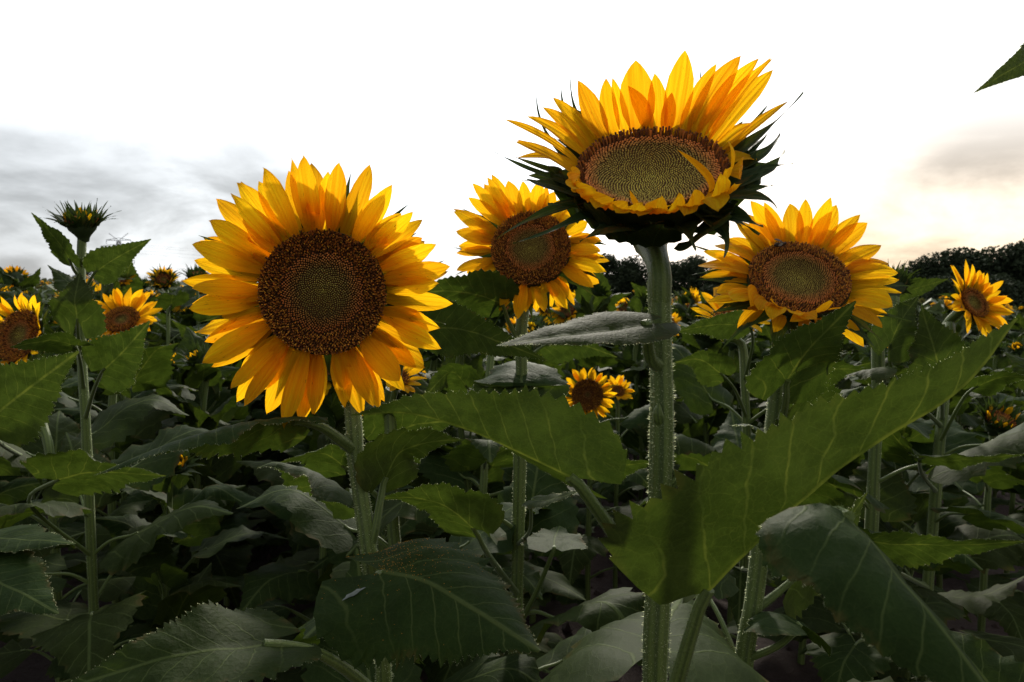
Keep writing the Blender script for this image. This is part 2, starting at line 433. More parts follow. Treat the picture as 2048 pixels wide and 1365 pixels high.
def leaf_grid(pts, w, n0, n1=None, fold=(.12, .12), droop=.25, wave=.07, rows=40, cols=4, teeth=.07, lobes=.42, seed=0, ly=None, pleat=1.0):
    """blade of a leaf: midrib through pts, half width w, upper face towards n0 (base) .. n1 (tip)"""
    r = np.random.default_rng(seed + 5)
    c = smooth_path(pts, rows); T = nrows(np.gradient(c, axis=0))
    n0 = nrm(n0); n1 = n0 if n1 is None else nrm(n1)
    t = np.linspace(0, 1, rows)
    Nh = n0[None] * (1 - t)[:, None] + n1[None] * t[:, None]
    B = nrows(np.cross(T, Nh)); N = np.cross(B, T)
    Ln = np.linalg.norm(np.diff(c, axis=0), axis=1).sum()
    f = np.interp(t, LX, ly or LY)
    u = np.linspace(-1, 1, 2 * cols + 1)
    a = np.abs(u); sg = np.sign(u)
    tooth = np.where(np.arange(rows) % 2 == 0, 1 + teeth, 1 - teeth * .6) * (1 + r.normal(0, teeth * .35, rows))
    fe = f[:, None] * np.where(a[None, :] > .99, tooth[:, None], 1.0)
    lat = w * fe * a[None, :]
    fl = np.where(sg < 0, fold[0], fold[1])[None, :]
    dr = droop * a[None, :]
    x = lat * np.cos(fl - dr); h = lat * np.sin(fl - dr)
    p1, p2, p3 = r.uniform(0, 6.28, 3)
    wv = wave * w * (np.sin(t[:, None] * 15 + p1 + sg[None] * 1.3) * a[None] ** 2 + .6 * np.sin(t[:, None] * 31 + p2 + sg[None]) * a[None] ** 3)
    h = h + wv * np.minimum(1, f * 1.5)[:, None]
    # pleats between the side veins
    ph = (t[:, None] * Ln / w - .82 * (fe * a[None]) ** .85 + .09 * sg[None]) / .40
    h = h + pleat * (.022 + .010 * np.sin(t[:, None] * 7 + p1)) * w * np.cos(ph * 2 * math.pi) * np.minimum(1, a[None] * 3) * f[:, None]
    X_ = fe * u[None]; Y_ = t[:, None] * Ln / w; pk = 0
    for _k in range(7):
        kx, ky, kp = r.normal(0, 4.5), r.normal(0, 4.5), r.uniform(0, 6.28); pk = pk + np.sin(kx * X_ + ky * Y_ + kp) / (1 + .15 * math.hypot(kx, ky))
    h = h + .016 * w * pleat * pk * np.minimum(1, f * 1.5)[:, None]
    back = w * lobes * a[None] ** 1.6 * (1 - sstep(0, .34, t))[:, None] - w * .06 * a[None] * f[:, None]
    back = back - np.where(a[None] > .99, (np.arange(rows) % 2 == 0)[:, None] * .035 * w, 0)
    v = c[:, None] + B[:, None] * (x * sg[None])[..., None] + N[:, None] * h[..., None] - T[:, None] * back[..., None]
    uv = np.zeros((rows, len(u), 3)); uv[..., 0] = fe * u[None]; uv[..., 1] = (t * Ln / w)[:, None]; uv[..., 2] = seed % 97 + .49 * a[None]
    return v, uv


def add_leaf(mb, *a, mi=0, **k):
    v, uv = leaf_grid(*a, **k); n, m = v.shape[:2]
    mb.add(v.reshape(-1, 3), grid_faces(n, m)[:, ::-1], uv.reshape(-1, 3), None, mi)
    return v


def blade(mb, base, ctrl, tip, tau, w, prof, rows=12, cols=4, cup=.25, twist=0.0, ridge=.06, notch=0.0, wob=0.0, seed=0, mi=0, col=None):
    """a petal or bract: quadratic midline base-ctrl-tip, side direction tau"""
    r = np.random.default_rng(seed + 77)
    t = np.linspace(0, 1, rows)[:, None]
    c = base * (1 - t) ** 2 + 2 * ctrl * t * (1 - t) + tip * t ** 2
    T = nrows(np.gradient(c, axis=0)); B = np.tile(tau, (rows, 1)); B = nrows(B - T * (B * T).sum(1)[:, None]); N = np.cross(T, B)
    ang = twist * t[:, 0]; ca, sa = np.cos(ang)[:, None], np.sin(ang)[:, None]
    B, N = B * ca + N * sa, N * ca - B * sa
    f = np.interp(t[:, 0], *prof); u = np.linspace(-1, 1, 2 * cols + 1)
    if notch: f[-1] = .16; f[-2] = max(f[-2], .30)
    lat = w * f[:, None] * u[None]
    h = w * f[:, None] * (cup * u[None] ** 2 + ridge * np.cos(u[None] * 3 * math.pi)) + wob * w * np.sin(t * 9 + r.uniform(0, 6)) * u[None]
    v = c[:, None] + B[:, None] * lat[..., None] + N[:, None] * h[..., None]
    if notch:
        Ln = np.linalg.norm(tip - base)
        v[-1] += T[-1][None] * (np.array([0 if i % 2 else 1 for i in range(len(u))]) * notch * Ln * r.uniform(.3, 1, len(u)))[:, None]
    uv = np.zeros((rows, len(u), 3)); uv[..., 0] = u[None] * f[:, None]; uv[..., 1] = t; uv[..., 2] = (seed * .37) % 13
    mb.add(v.reshape(-1, 3), grid_faces(rows, len(u)), uv.reshape(-1, 3), col, mi)


def disc_frame(n):
    n = nrm(n); e1 = nrm(np.cross([0, 0, 1.0], n)) if abs(n[2]) < .97 else np.array([1.0, 0, 0])
    e2 = np.cross(n, e1); return n, e1, e2


def rev_surface(mb, C, n, prof, k=40, mi=0):
    n, e1, e2 = disc_frame(n); th = np.arange(k) / k * 2 * math.pi
    ring = e1[None] * np.cos(th)[:, None] + e2[None] * np.sin(th)[:, None]
    v = np.concatenate([C + n * z + ring * r for r, z in prof]); mb.add(v, tube_faces(len(prof), k), None, None, mi)


def head_core(mb, C, n, R, dome=.06, depth=.50, neck=.011, mi0=0, mi1=1, k=40):
    """receptacle bowl and the disc it carries"""
    rev_surface(mb, C, n, [(neck, -depth * R - .012), (neck * 1.25, -depth * R - .002), (R * .55, -depth * R * .86), (R * .88, -depth * R * .5), (R * 1.04, -.10 * R), (R * 1.02, .0)], k, mi0)
    rr = np.linspace(1.02, 0.001, 9)
    rev_surface(mb, C, n, [(R * r, dome * R * (1 - r * r) - .0015) for r in rr], k, mi1)


def floret_field(C, n, R, N, seed, zones, dome=.06, style=True, big=1.0, tint=1.0, hs=1.0):
    """disc florets on a Fermat spiral: tight green buds, round brown buds, open florets with curled styles"""
    r = np.random.default_rng(seed); n, e1, e2 = disc_frame(n)
    i = np.arange(1, N + 1); rho = (i / N) ** .56; th = i * 2.399963 + r.normal(0, .006, N) * (1 + 6 * np.exp(-rho * 9)); rho = np.clip(rho + r.normal(0, .0035, N), .004, 1)
    g, b = zones                                            # edge of the green centre, edge of the closed buds (ellipse-free)
    mb = MB()
    rad = rho * R; pos = C + (e1 * np.cos(th)[:, None] + e2 * np.sin(th)[:, None]) * rad[:, None] + n * (dome * R * (1 - rho ** 2))[:, None]
    rdir = e1 * np.cos(th)[:, None] + e2 * np.sin(th)[:, None]; tdir = np.cross(n, rdir)
    sp = R * math.sqrt(math.pi / N) * (.55 + .55 * rho) * big
    k = 5; a = np.arange(k) / k * 2 * math.pi
    edge = rho + r.normal(0, .018, N)
    # bud template: base, belly, shoulder, apex
    hs0 = hs
    for zone in range(3):
        hs = hs0 * (3.0 if zone == 2 and hs0 < .5 else 1)
        sel = np.where((edge < g) if zone == 0 else ((edge >= g) & (edge < b)) if zone == 1 else (edge >= b))[0]
        if not len(sel): continue
        s = sp[sel]
        if zone == 0: prof = [(.30, 0), (.38, .5), (.16, 1.15)]; hgt = s * 1.15
        elif zone == 1: prof = [(.34, 0), (.46, .75), (.28, 1.2)]; hgt = s * 1.3
        else: prof = [(.36, 0), (.34, .8), (.44, 1.25)]; hgt = s * 1.5
        hgt = hgt * r.uniform(.8, 1.2, len(sel)) * hs
        lean = (-.35 if zone < 2 else .35) * (rho[sel] + (.6 if zone == 0 else 0))
        axis = nrows(n[None] + rdir[sel] * (lean + r.normal(0, .1, len(sel)))[:, None])
        verts = []
        for pr_, z in prof:
            ring = pos[sel][:, None] + axis[:, None] * (hgt * z)[:, None, None] + (rdir[sel][:, None] * np.cos(a)[None, :, None] + tdir[sel][:, None] * np.sin(a)[None, :, None]) * (s * pr_)[:, None, None]
            verts.append(ring)
        apex = pos[sel] + axis * (hgt * (prof[-1][1] + (.25 if zone < 2 else -.35)))[:, None]
        v = np.concatenate([np.concatenate(verts, 1), apex[:, None]], 1)          # (n, 16, 3)
        q = tube_faces(3, k); tri = np.array([[10 + j, 10 + (j + 1) % k, 15] for j in range(k)])
        off = np.arange(len(sel))[:, None, None] * 16
        t01 = np.clip(rho[sel] / g, 0, 1) if zone == 0 else np.clip((rho[sel] - g) / (b - g), 0, 1)
        jit = r.uniform(.7, 1.3, (len(sel), 1))
        if zone == 0: c = np.array([.26, .24, .045]) * (1 - t01)[:, None] + np.array([.15, .115, .028]) * t01[:, None]
        elif zone == 1: c = np.array([.16, .10, .026]) * (1 - t01)[:, None] + np.array([.25, .085, .022]) * t01[:, None]
        else: c = np.where(r.random((len(sel), 1)) < (.55 if hs0 > .5 else .25), np.array([[.30, .105, .020]]), np.array([[.11, .038, .012]]))
        c = c * jit * (tint if zone < 2 else math.sqrt(tint))
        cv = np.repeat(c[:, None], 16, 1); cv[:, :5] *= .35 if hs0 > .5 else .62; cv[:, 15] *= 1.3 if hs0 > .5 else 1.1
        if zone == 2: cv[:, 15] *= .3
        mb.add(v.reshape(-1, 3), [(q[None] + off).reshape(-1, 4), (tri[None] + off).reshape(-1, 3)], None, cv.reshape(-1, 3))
        if zone == 2 and style:                                                    # curled orange styles
            keep = r.random(len(sel)) < .55; ss = sel[keep]; sz = s[keep]; m = len(ss)
            p0 = pos[ss] + axis[keep] * (hgt[keep] * 1.1)[:, None]
            side = (tdir[ss] * r.normal(0, .30, (m, 1)) + rdir[ss] * r.normal(-.45, .35, (m, 1))) * .85; sz = sz * .72
            pts = [p0, p0 + axis[keep] * (sz * 1.0)[:, None] + side * (sz * .3)[:, None],
                   p0 + axis[keep] * (sz * 1.6)[:, None] + side * (sz * 1.0)[:, None], p0 + axis[keep] * (sz * 1.25)[:, None] + side * (sz * 1.9)[:, None]]
            a3 = np.arange(3) / 3 * 2 * math.pi; vs = []
            for q_, wd in zip(pts, (.15, .16, .18, .11)):
                vs.append(q_[:, None] + (rdir[ss][:, None] * np.cos(a3)[None, :, None] + tdir[ss][:, None] * np.sin(a3)[None, :, None]) * (sz * wd)[:, None, None])
            v = np.concatenate(vs, 1); off = np.arange(m)[:, None, None] * 12
            cc = np.array([.80, .38, .035]) * r.uniform(.45, 1.25, (m, 1))
            mb.add(v.reshape(-1, 3), (tube_faces(4, 3)[None] + off).reshape(-1, 4), None, np.repeat(cc[:, None], 12, 1).reshape(-1, 3))
    return mb


def hairs(mb, path, rad, count, length, seed=0, wd=.00036):
    r = np.random.default_rng(seed); path = np.asarray(path); n = len(path)
    T, A, B = frames(path); rad = np.broadcast_to(np.asarray(rad, float), (n,))
    q = r.uniform(0, n - 1.001, count); i = q.astype(int); fr = (q - i)[:, None]
    c = path[i] * (1 - fr) + path[i + 1] * fr; a = r.uniform(0, 6.283, count)[:, None]
    o = A[i] * np.cos(a) + B[i] * np.sin(a); p0 = c + o * rad[i][:, None] * .97
    d = nrows(o + T[i] * r.normal(0, .3, (count, 1)) + r.normal(0, .22, (count, 3)))
    L = (length * r.uniform(.4, 1.25, count))[:, None]
    fi = r.uniform(0, 3.1416, (count, 1)); c1 = nrows(np.cross(d, T[i])); s = (c1 * np.cos(fi) + np.cross(d, c1) * np.sin(fi)) * wd
    v = np.stack([p0 - s, p0 + s, p0 + d * L], 1).reshape(-1, 3)
    mb.add(v, np.arange(count * 3).reshape(-1, 3))


# ------------------------------------------------------------------ hand-placed plants
class Plant:
    def __init__(self, label, group=None, seed=0):
        self.label = label; self.group = group; self.seed = seed; self.leafn = 0
        self.root = None

    def stem(self, pxs, r0, r1, head=None, k=18, hair=0, bend=.05, hair_len=.0032):
        """pxs: stem points from top to bottom as (px, py, depth); head=(centre, normal, depth of the receptacle)"""
        pts = [P(*p) for p in pxs]
        top = []
        if head is not None:
            C, n, dep = head; a = C - n * dep; top = [a, a - n * bend * .5 + np.array([0, 0, -.2 * bend])]
        last = pts[-1]; lx, ly = last[0], last[1]
        g = float(gz(lx, ly)) - .04
        mid = []
        for z in np.linspace(last[2], g, 4)[1:]: mid.append(np.array([lx, ly, z]))
        allp = np.array(top + pts + mid)[::-1]
        self.base = np.array([lx, ly, g + .04])
        self.root = obj('sunflower', None, None, self.base); self.root.empty_display_size = .1
        tag(self.root, self.label, 'sunflower', self.group)
        n = 70; self.path = smooth_path(allp, n)
        h = np.linspace(0, 1, n); self.rad = r0 * (1 - h) + r1 * h
        self.rad = self.rad * (1 + .05 * np.sin(h * 23 + self.seed) + .03 * np.sin(h * 51))
        mb = MB(); tube(mb, self.path, self.rad, k, .065)
        self.stem_obj = obj('stem', mb.mesh('stem', [M_STEM], True, self.base), self.root)
        if hair:
            mb = MB(); up = self.path[int(n * .25):]; hairs(mb, up, self.rad[int(n * .25):], hair, hair_len, self.seed); hairs(mb, up, self.rad[int(n * .25):], hair, hair_len * .4, self.seed + 50, .00030)
            tag(obj('stem_hairs', mb.mesh('stem_hairs', [M_HAIR], False, self.base), self.stem_obj), kind='stuff')
        return self

    def at(self, z):
        i = int(np.argmin(np.abs(self.path[:, 2] - z))); return self.path[i], self.rad[i]

    def leaf(self, pxs, w, n0, n1=None, pet=None, pet_r=.0042, label=None, world=False, **k):
        pts = np.array(pxs if world else [P(*p) for p in pxs], float)
        self.leafn += 1; mb = MB()
        self.last = add_leaf(mb, pts, w, n0, n1, seed=self.seed * 31 + self.leafn, **k)
        o = obj('leaf', mb.mesh('leaf', [M_LEAF], True, self.base), self.root)
        if label: o['label'] = label
        if float(np.mean(pts[:, 1])) < 1.75 and not world:
            hb = MB()
            for e in (0, -1): hairs(hb, self.last[2:-1, e], .0001, 170, .0013, self.leafn, .00020)
            tag(obj('edge_hairs', hb.mesh('edge_hairs', [M_HAIR], False, self.base), o), kind='stuff')
        # petiole from the stem to the blade; pet lists points on the way
        q = [np.asarray(x, float) if world else P(*x) for x in (pet or [])]
        if not q:
            s, _ = self.at(pts[0][2] - .3 * np.linalg.norm((pts[0] - self.path[np.argmin(np.linalg.norm(self.path - pts[0], axis=1))])) - .02)
            q = [s]
        else:
            j = int(np.argmin(np.linalg.norm(self.path - q[0], axis=1))); q = [self.path[j]] + q[1:] if np.linalg.norm(self.path[j] - q[0]) < .09 else [self.path[j]] + q
        inner = pts[0] + (pts[1] - pts[0]) * .12
        path = smooth_path(np.array(q + [pts[0], inner]), 14)
        mb = MB(); rr = np.linspace(1.35, .75, 14) * pet_r; rr[0] *= 1.3; tube(mb, path, rr, 8)
        if pet_r > .0045: hairs(mb, path, rr, 400, .0026, self.leafn, .00030)
        po = obj('petiole', mb.mesh('petiole', [M_STEM], True, self.base), o)
        return o

    def lower_leaves(self, z0, z1, n, length=.22, seed=0, ymin=.42):
        r = np.random.default_rng(seed + self.seed * 7); az = r.uniform(0, 6.28)
        for z in np.linspace(z0, z1, n):
            az += 2.4; s, rad = self.at(z)
            d = np.array([math.cos(az), math.sin(az), 0]); pl = r.uniform(.09, .16); L = length * r.uniform(.75, 1.15)
            b = s + d * pl * .85 + np.array([0, 0, pl * r.uniform(.25, .6)])
            if (b + d * L)[1] < ymin: continue
            m = b + d * L * .5 + np.array([0, 0, r.uniform(-.02, .02)]); t = b + d * L * r.uniform(.82, .98) + np.array([0, 0, -L * r.uniform(.15, .5)])
            up = float(sstep(z0 + .25 * (z1 - z0), z1, z)) * r.uniform(.4, 1.0) * L; m = m + [0, 0, up * .5]; t = t + [0, 0, up]
            nn = np.array([r.normal(0, .18), r.normal(0, .18), 1.0]) - d * up / L * .8
            self.leaf([b, m, t], L * r.uniform(.36, .45), nn, None, [s, s + (b - s) * .5 + np.array([0, 0, .012])], .0036, world=True,
                      fold=(r.uniform(-.1, .3), r.uniform(-.1, .3)), droop=r.uniform(.1, .6), wave=r.uniform(.05, .12), rows=30, cols=3)

    # ---- heads
    def head(self, C, n, R, N=1800, zones=(.42, .66), dome=.06, depth=.5, style=True, flor=True, tint=1.8, hs=1.0):
        self.C, self.n, self.R = C, nrm(n), R
        _, self.e1, self.e2 = disc_frame(n)
        mb = MB(); head_core(mb, C, n, R, dome, depth)
        self.hd = obj('flower_head', mb.mesh('flower_head', [M_RECEPT, M_DISC], True, self.base), self.root)
        if flor:
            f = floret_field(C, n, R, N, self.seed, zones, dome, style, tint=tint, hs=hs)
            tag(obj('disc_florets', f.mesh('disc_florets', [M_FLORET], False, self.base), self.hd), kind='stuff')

    def rim(self, th, k=.98, back=.0):
        r = self.e1 * math.cos(th) + self.e2 * math.sin(th)
        return self.C + r * self.R * k - self.n * back, r

    def angle_of_px(self, px, py):
        d = ray(px, py); den = d @ self.n
        t = ((self.C - CAM) @ self.n) / den
        q = CAM + d * t - self.C
        return math.atan2(q @ self.e2, q @ self.e1)

    def petal_at(self, th, tip, w, lift=.15, back=.0, part='petal', seed=0, prof=(PX, PY), mats=None, **k):
        b, r = self.rim(th, .97, back); tau = np.cross(self.n, r)
        L = np.linalg.norm(tip - b); st = r * math.cos(lift) + self.n * math.sin(lift)
        mb = MB(); blade(mb, b, b + st * L * .5, tip, tau, w, prof, seed=seed, **k)
        return obj(part, mb.mesh(part, mats or [M_PETAL], True, self.base), self.hd)

    def petal_px(self, tip_px, L, w, base_px=None, near=True, **k):
        th = self.angle_of_px(*(base_px or tip_px)); b, _ = self.rim(th, .97)
        d = nrm(ray(*tip_px)); o = CAM - b; bb = o @ d; c = o @ o - L * L; disc = bb * bb - c
        s = -bb if disc < 0 else (-bb - math.sqrt(disc) if near else -bb + math.sqrt(disc))
        return self.petal_at(th, CAM + d * s, w, **k)

    def ring(self, count, L, w, cup, jit=.12, part='petal', back=.0, prof=(PX, PY), mats=None, curl=.2, seed=0, rows=10, cols=3, sides=None):
        r = np.random.default_rng(seed + self.seed * 3 + count)
        for i in range(count):
            th = (i + r.uniform(-.35, .35)) / count * 2 * math.pi
            cu = cup + r.normal(0, jit); b, rd = self.rim(th, .97, back)
            if sides is not None: cu += sides * (rd @ np.array([0, 0, 1.0]))
            LL = L * r.uniform(.8, 1.15); cu2 = cu - curl * r.uniform(.2, 1.4)
            tip = b + (rd * math.cos(cu2) + self.n * math.sin(cu2) + np.cross(self.n, rd) * r.normal(0, .12)) * LL
            self.petal_at(th, tip, w * r.uniform(.8, 1.15), cu + .1, back, part, self.seed * 100 + i, prof, mats, rows=rows, cols=cols,
                          cup=r.uniform(-.1, .4), twist=r.normal(0, .35), wob=.06)


def toz(o, s, pts):
    return [(o[0] + x / s, o[1] + y / s) for x, y in pts]


# ---- A: the frontal flower on the left
A = Plant('large sunflower facing the camera squarely, full golden ring around a dark brown disc', seed=1)
Ca, na = P(646, 585, .80), nrm([.20, -.975, .06]); Ra = .0665
A.stem([(702, 800, .83), (712, 920, .815), (735, 1080, .80), (752, 1220, .80), (768, 1365, .80)], .0104, .0086, (Ca, na, .045), hair=4500, bend=.06)
A.head(Ca, na, Ra, 2300, (.42, .66), .05, tint=2.2)
tipsA = [(415, 85, 95), (548, 40, 85), (603, 30, 95), (645, 62, 110), (775, 62, 112), (917, 72, 112), (990, 193, 105), (1045, 303, 95), (1120, 290, 100), (1165, 328, 90),
         (1230, 445, 85), (1175, 428, 120), (1295, 550, 100), (1282, 572, 85), (1240, 630, 115), (1213, 840, 130), (1253, 935, 120), (1175, 1025, 125), (1055, 1088, 135),
         (985, 1185, 95), (935, 1208, 100), (828, 1235, 125), (650, 1240, 95), (603, 1270, 105), (513, 1312, 105), (432, 1243, 120), (325, 1203, 90), (290, 1183, 110),
         (262, 1125, 90), (170, 1022, 110), (128, 1005, 125), (93, 858, 120), (65, 745, 110), (82, 722, 80), (82, 650, 110), (90, 520, 110), (80, 445, 100), (137, 415, 105),
         (160, 335, 115), (193, 232, 110), (265, 212, 85), (305, 157, 125)]
ra = np.random.default_rng(5)
for i, (x, y, wz) in enumerate(tipsA):
    px, py = 350 + x / 2.353, 300 + y / 2.353
    bx, by = 646 + (px - 646) * .26, 585 + (py - 585) * .26
    proj = math.hypot(px - 646, py - 585) * .8 / F - Ra
    A.petal_px((px, py), proj * ra.uniform(1.03, 1.14) + .003, wz / 2 / 2.353 * .80 / F * ra.uniform(.84, 1.04), near=(i % 2 == 0), lift=ra.uniform(.05, .45), seed=i,
               back=.001 + .004 * (i % 3), cup=ra.uniform(-.15, .40), twist=ra.normal(0, .45), ridge=ra.uniform(.04, .10), rows=18, wob=.12,
               notch=.03 if ra.random() < .15 else 0)
for i in range(26):                                           # shorter petals behind
    th = (i + .5) / 26 * 2 * math.pi + ra.uniform(-.1, .1); b, r = A.rim(th)
    A.petal_at(th, b + (r + A.n * ra.uniform(-.3, .1)) * ra.uniform(.058, .080), .0115, .1, .009, seed=200 + i, twist=ra.normal(0, .3))
A.ring(22, .075, .012, .05, part='bract', back=.014, prof=(BX, BY), mats=[M_BRACT], curl=.3)
# leaves of A
A.leaf([(600, 843, .76), (470, 850, .70), (320, 895, .63), (185, 952, .58)], .050, (0, .75, .9), (-.02, .06, 1), [(703, 893, .81), (680, 880, .80), (640, 853, .78)], .0052, droop=.35, fold=(.1, -.15), rows=60)
A.leaf([(758, 1146, .70), (850, 1165, .665), (960, 1228, .62), (1080, 1302, .56)], .078, (.05, -.42, .95), (.25, -.6, .75), [(757, 1262, .80), (768, 1225, .76), (764, 1180, .72)], .0055, fold=(.25, -.1), droop=.5, rows=56, cols=6, lobes=.95, wave=.05)
residue_leaf = A.last; RES_PARENT = [c for c in A.root.children if c.name.startswith('leaf')][-1]
A.leaf([(540, 1287, .64), (430, 1300, .60), (290, 1330, .57), (110, 1385, .54)], .050, (-.1, -.30, .95), (0, -.40, .9), [(770, 1420, .79), (735, 1375, .72), (640, 1308, .66)], .0056, fold=(.2, .4), droop=.15, rows=64, cols=5, lobes=.85, wave=.05)
A.leaf([(768, 962, .82), (800, 905, .82), (860, 885, .83), (925, 880, .85)], .045, (-.4, .55, .7), (.1, .8, .5), [(742, 1120, .80), (752, 1050, .80), (763, 990, .815)], .0045, fold=(.3, .2), droop=.2)
A.leaf([(702, 985, .86), (640, 950, .86), (560, 925, .84), (515, 935, .82)], .062, (.1, .55, .85), (0, .35, .9), [(722, 1010, .81)], .004, droop=.5, fold=(-.1, .2))
A.lower_leaves(.28, .86, 7)

# ---- B: the tall cup-shaped flower
B = Plant('tallest sunflower with cupped golden petals and green bracts on a thick hairy stem', seed=2)
zb = lambda x, y: (950 + x / 2.844, 80 + y / 2.844)
Cb, nb = P(*zb(1005, 735), .74), nrm([-.10, -.64, .765]); Rb = .0735
B.stem([(1318, 560, .735), (1322, 700, .73), (1324, 850, .725), (1321, 1000, .72), (1316, 1200, .72), (1310, 1365, .72)], .0121, .0114, None, k=24, hair=6500, hair_len=.0036)
def node_swelling(pl, z, side, size):
    c, r0 = pl.at(z); d = nrm(side); mb = MB()
    p = [c + d * r0 * .6 + [0, 0, -.016], c + d * (r0 * .95) + [0, 0, -.006], c + d * (r0 * 1.12 + size) + [0, 0, .001], c + d * (r0 * .9) + [0, 0, .008]]
    tube(mb, smooth_path(np.array(p), 9), [.002, .0045, .0055, .006, .0058, .005, .0042, .003, .001], 10)
    obj('leaf_scar', mb.mesh('leaf_scar', [M_STEM], True, pl.base), pl.stem_obj)


node_swelling(B, 1.27, (1, -.3, 0), .003); node_swelling(B, 1.335, (-.5, -.9, 0), .001)
# neck joins the receptacle
B.head(Cb, nb, Rb, 2300, (.74, .93), -.10, 1.0, style=False, tint=2.9, hs=.42)
neck_top = Cb - nb * (1.0 * Rb + .004)
mb = MB(); tube(mb, smooth_path(np.array([B.path[-2], B.path[-1] + np.array([0, 0, .01]), neck_top - nb * .008, neck_top]), 12), [.0114, .0114, .0115, .0117, .0120, .0128, .0134, .0145, .016, .019, .022, .024], 24, .04)
obj('neck', mb.mesh('neck', [M_STEM], True, B.base), B.stem_obj)
backB = [(585, 800, 245, 580, 120), (600, 740, 240, 672, 90), (600, 705, 165, 452, 70), (630, 670, 300, 437, 115), (660, 640, 380, 382, 95), (700, 610, 445, 330, 115),
         (745, 585, 585, 230, 140), (800, 562, 745, 218, 100), (860, 540, 782, 218, 85), (930, 520, 915, 115, 190), (985, 508, 870, 260, 90), (1040, 500, 1022, 190, 110), (1145, 490, 1195, 58, 155), (1100, 492, 1120, 300, 80),
         (1225, 492, 1375, 135, 95), (1290, 505, 1515, 88, 150), (1335, 525, 1620, 102, 125), (1370, 555, 1680, 115, 90), (1390, 580, 1696, 170, 130), (1415, 620, 1590, 470, 130),
         (1430, 650, 1790, 345, 70), (1435, 700, 1610, 685, 120)]
rb = np.random.default_rng(8)
for i, (bx, by, tx, ty, wz) in enumerate(backB):
    proj = math.hypot(tx - bx, ty - by) / 2.844 * .74 / F
    B.petal_px(zb(tx, ty), proj * rb.uniform(1.02, 1.10), wz / 2 / 2.844 * .74 / F * 1.12, base_px=zb(bx, by), near=False, lift=rb.uniform(.75, 1.0),
               back=.001 + .002 * (i % 3), seed=300 + i, cup=rb.uniform(.1, .4), twist=rb.normal(0, .2), ridge=.07, rows=18, cols=5, wob=.05,
               notch=.05 if i in (0, 17) else 0)
frontB = [(1385, 810, 1432, 560, 65, .06), (1340, 850, 1428, 735, 100, .05), (1260, 905, 1385, 975, 150, .065), (1150, 940, 1195, 1000, 130, .055), (1060, 950, 1010, 965, 110, .045),
          (990, 955, 930, 1005, 110, .05), (900, 945, 800, 985, 130, .055), (800, 915, 690, 960, 130, .055), (700, 870, 560, 850, 150, .06), (640, 830, 600, 760, 110, .05), (1300, 880, 1150, 625, 45, .065), (930, 950, 880, 855, 35, .035), (1400, 770, 1500, 790, 110, .06)]
for i, (bx, by, tx, ty, wz, L) in enumerate(frontB):
    B.petal_px(zb(tx, ty), L, wz / 2 / 2.844 * .70 / F * 1.1, base_px=zb(bx, by), near=True, lift=.85 if i in (0, 1, 10, 11) else .75, seed=340 + i,
               cup=.2, twist=rb.normal(0, .25), ridge=.05, rows=16, cols=4, wob=.08)
frontB2 = [(600, 830, 600, 775, 110, .058), (660, 870, 690, 850, 125, .064), (740, 900, 790, 900, 130, .064), (840, 930, 870, 925, 115, .060), (930, 945, 955, 930, 110, .056), (1010, 950, 1060, 890, 115, .058), (1090, 945, 1165, 872, 120, .060), (1180, 930, 1250, 850, 110, .060), (1290, 890, 1400, 760, 105, .062), (1330, 860, 1480, 820, 100, .060)]
for i, (bx, by, tx, ty, wz, L) in enumerate(frontB2):
    B.petal_px(zb(tx, ty), L, wz / 2 / 2.844 * .70 / F * 1.15, base_px=zb(bx, by), near=True, lift=.35, seed=370 + i, cup=.25, twist=rb.normal(0, .3), ridge=.06, rows=16, cols=4, wob=.12, back=.003)
bractB = [(560, 800, 115, 640, 80, .11), (540, 850, 272, 785, 110, .10), (560, 880, 112, 1140, 66, .13), (640, 950, 215, 1158, 74, .13), (1440, 650, 1868, 298, 90, .13), (1430, 720, 1740, 515, 110, .11),
          (1430, 790, 1765, 610, 120, .12), (1420, 830, 1685, 680, 110, .10), (1390, 860, 1720, 968, 90, .12), (1340, 900, 1640, 1060, 120, .11), (1300, 920, 1415, 1240, 110, .10), (1440, 600, 1665, 372, 80, .10),
          (1250, 495, 1275, 150, 60, .11), (720, 600, 545, 200, 60, .12), (690, 620, 492, 240, 60, .12), (620, 690, 350, 300, 60, .12), (580, 760, 195, 655, 70, .10), (1438, 680, 1670, 520, 70, .09)]
for i, (bx, by, tx, ty, wz, L) in enumerate(bractB):
    B.petal_px(zb(tx, ty), L, wz / 2 / 2.844 * .74 / F * 1.25, base_px=zb(bx, by), near=(i in (2, 3, 8, 9, 10)), lift=.1 if i in (2, 3, 9, 10) else .5, back=.012, part='bract',
               seed=400 + i, prof=(BX, BY), mats=[M_BRACT], cup=.35, twist=rb.normal(0, .4), rows=22, wob=.10)
B.ring(15, .070, .024, .60, part='bract', back=.022, prof=(BX, BY), mats=[M_BRACT], curl=.25, rows=14, seed=3)
B.ring(12, .075, .027, .95, part='bract', back=.044, prof=([0, .2, .45, .7, .9, 1], [.8, 1, .9, .6, .25, 0]), mats=[M_BRACT], curl=-.05, rows=14, seed=9, jit=.08)
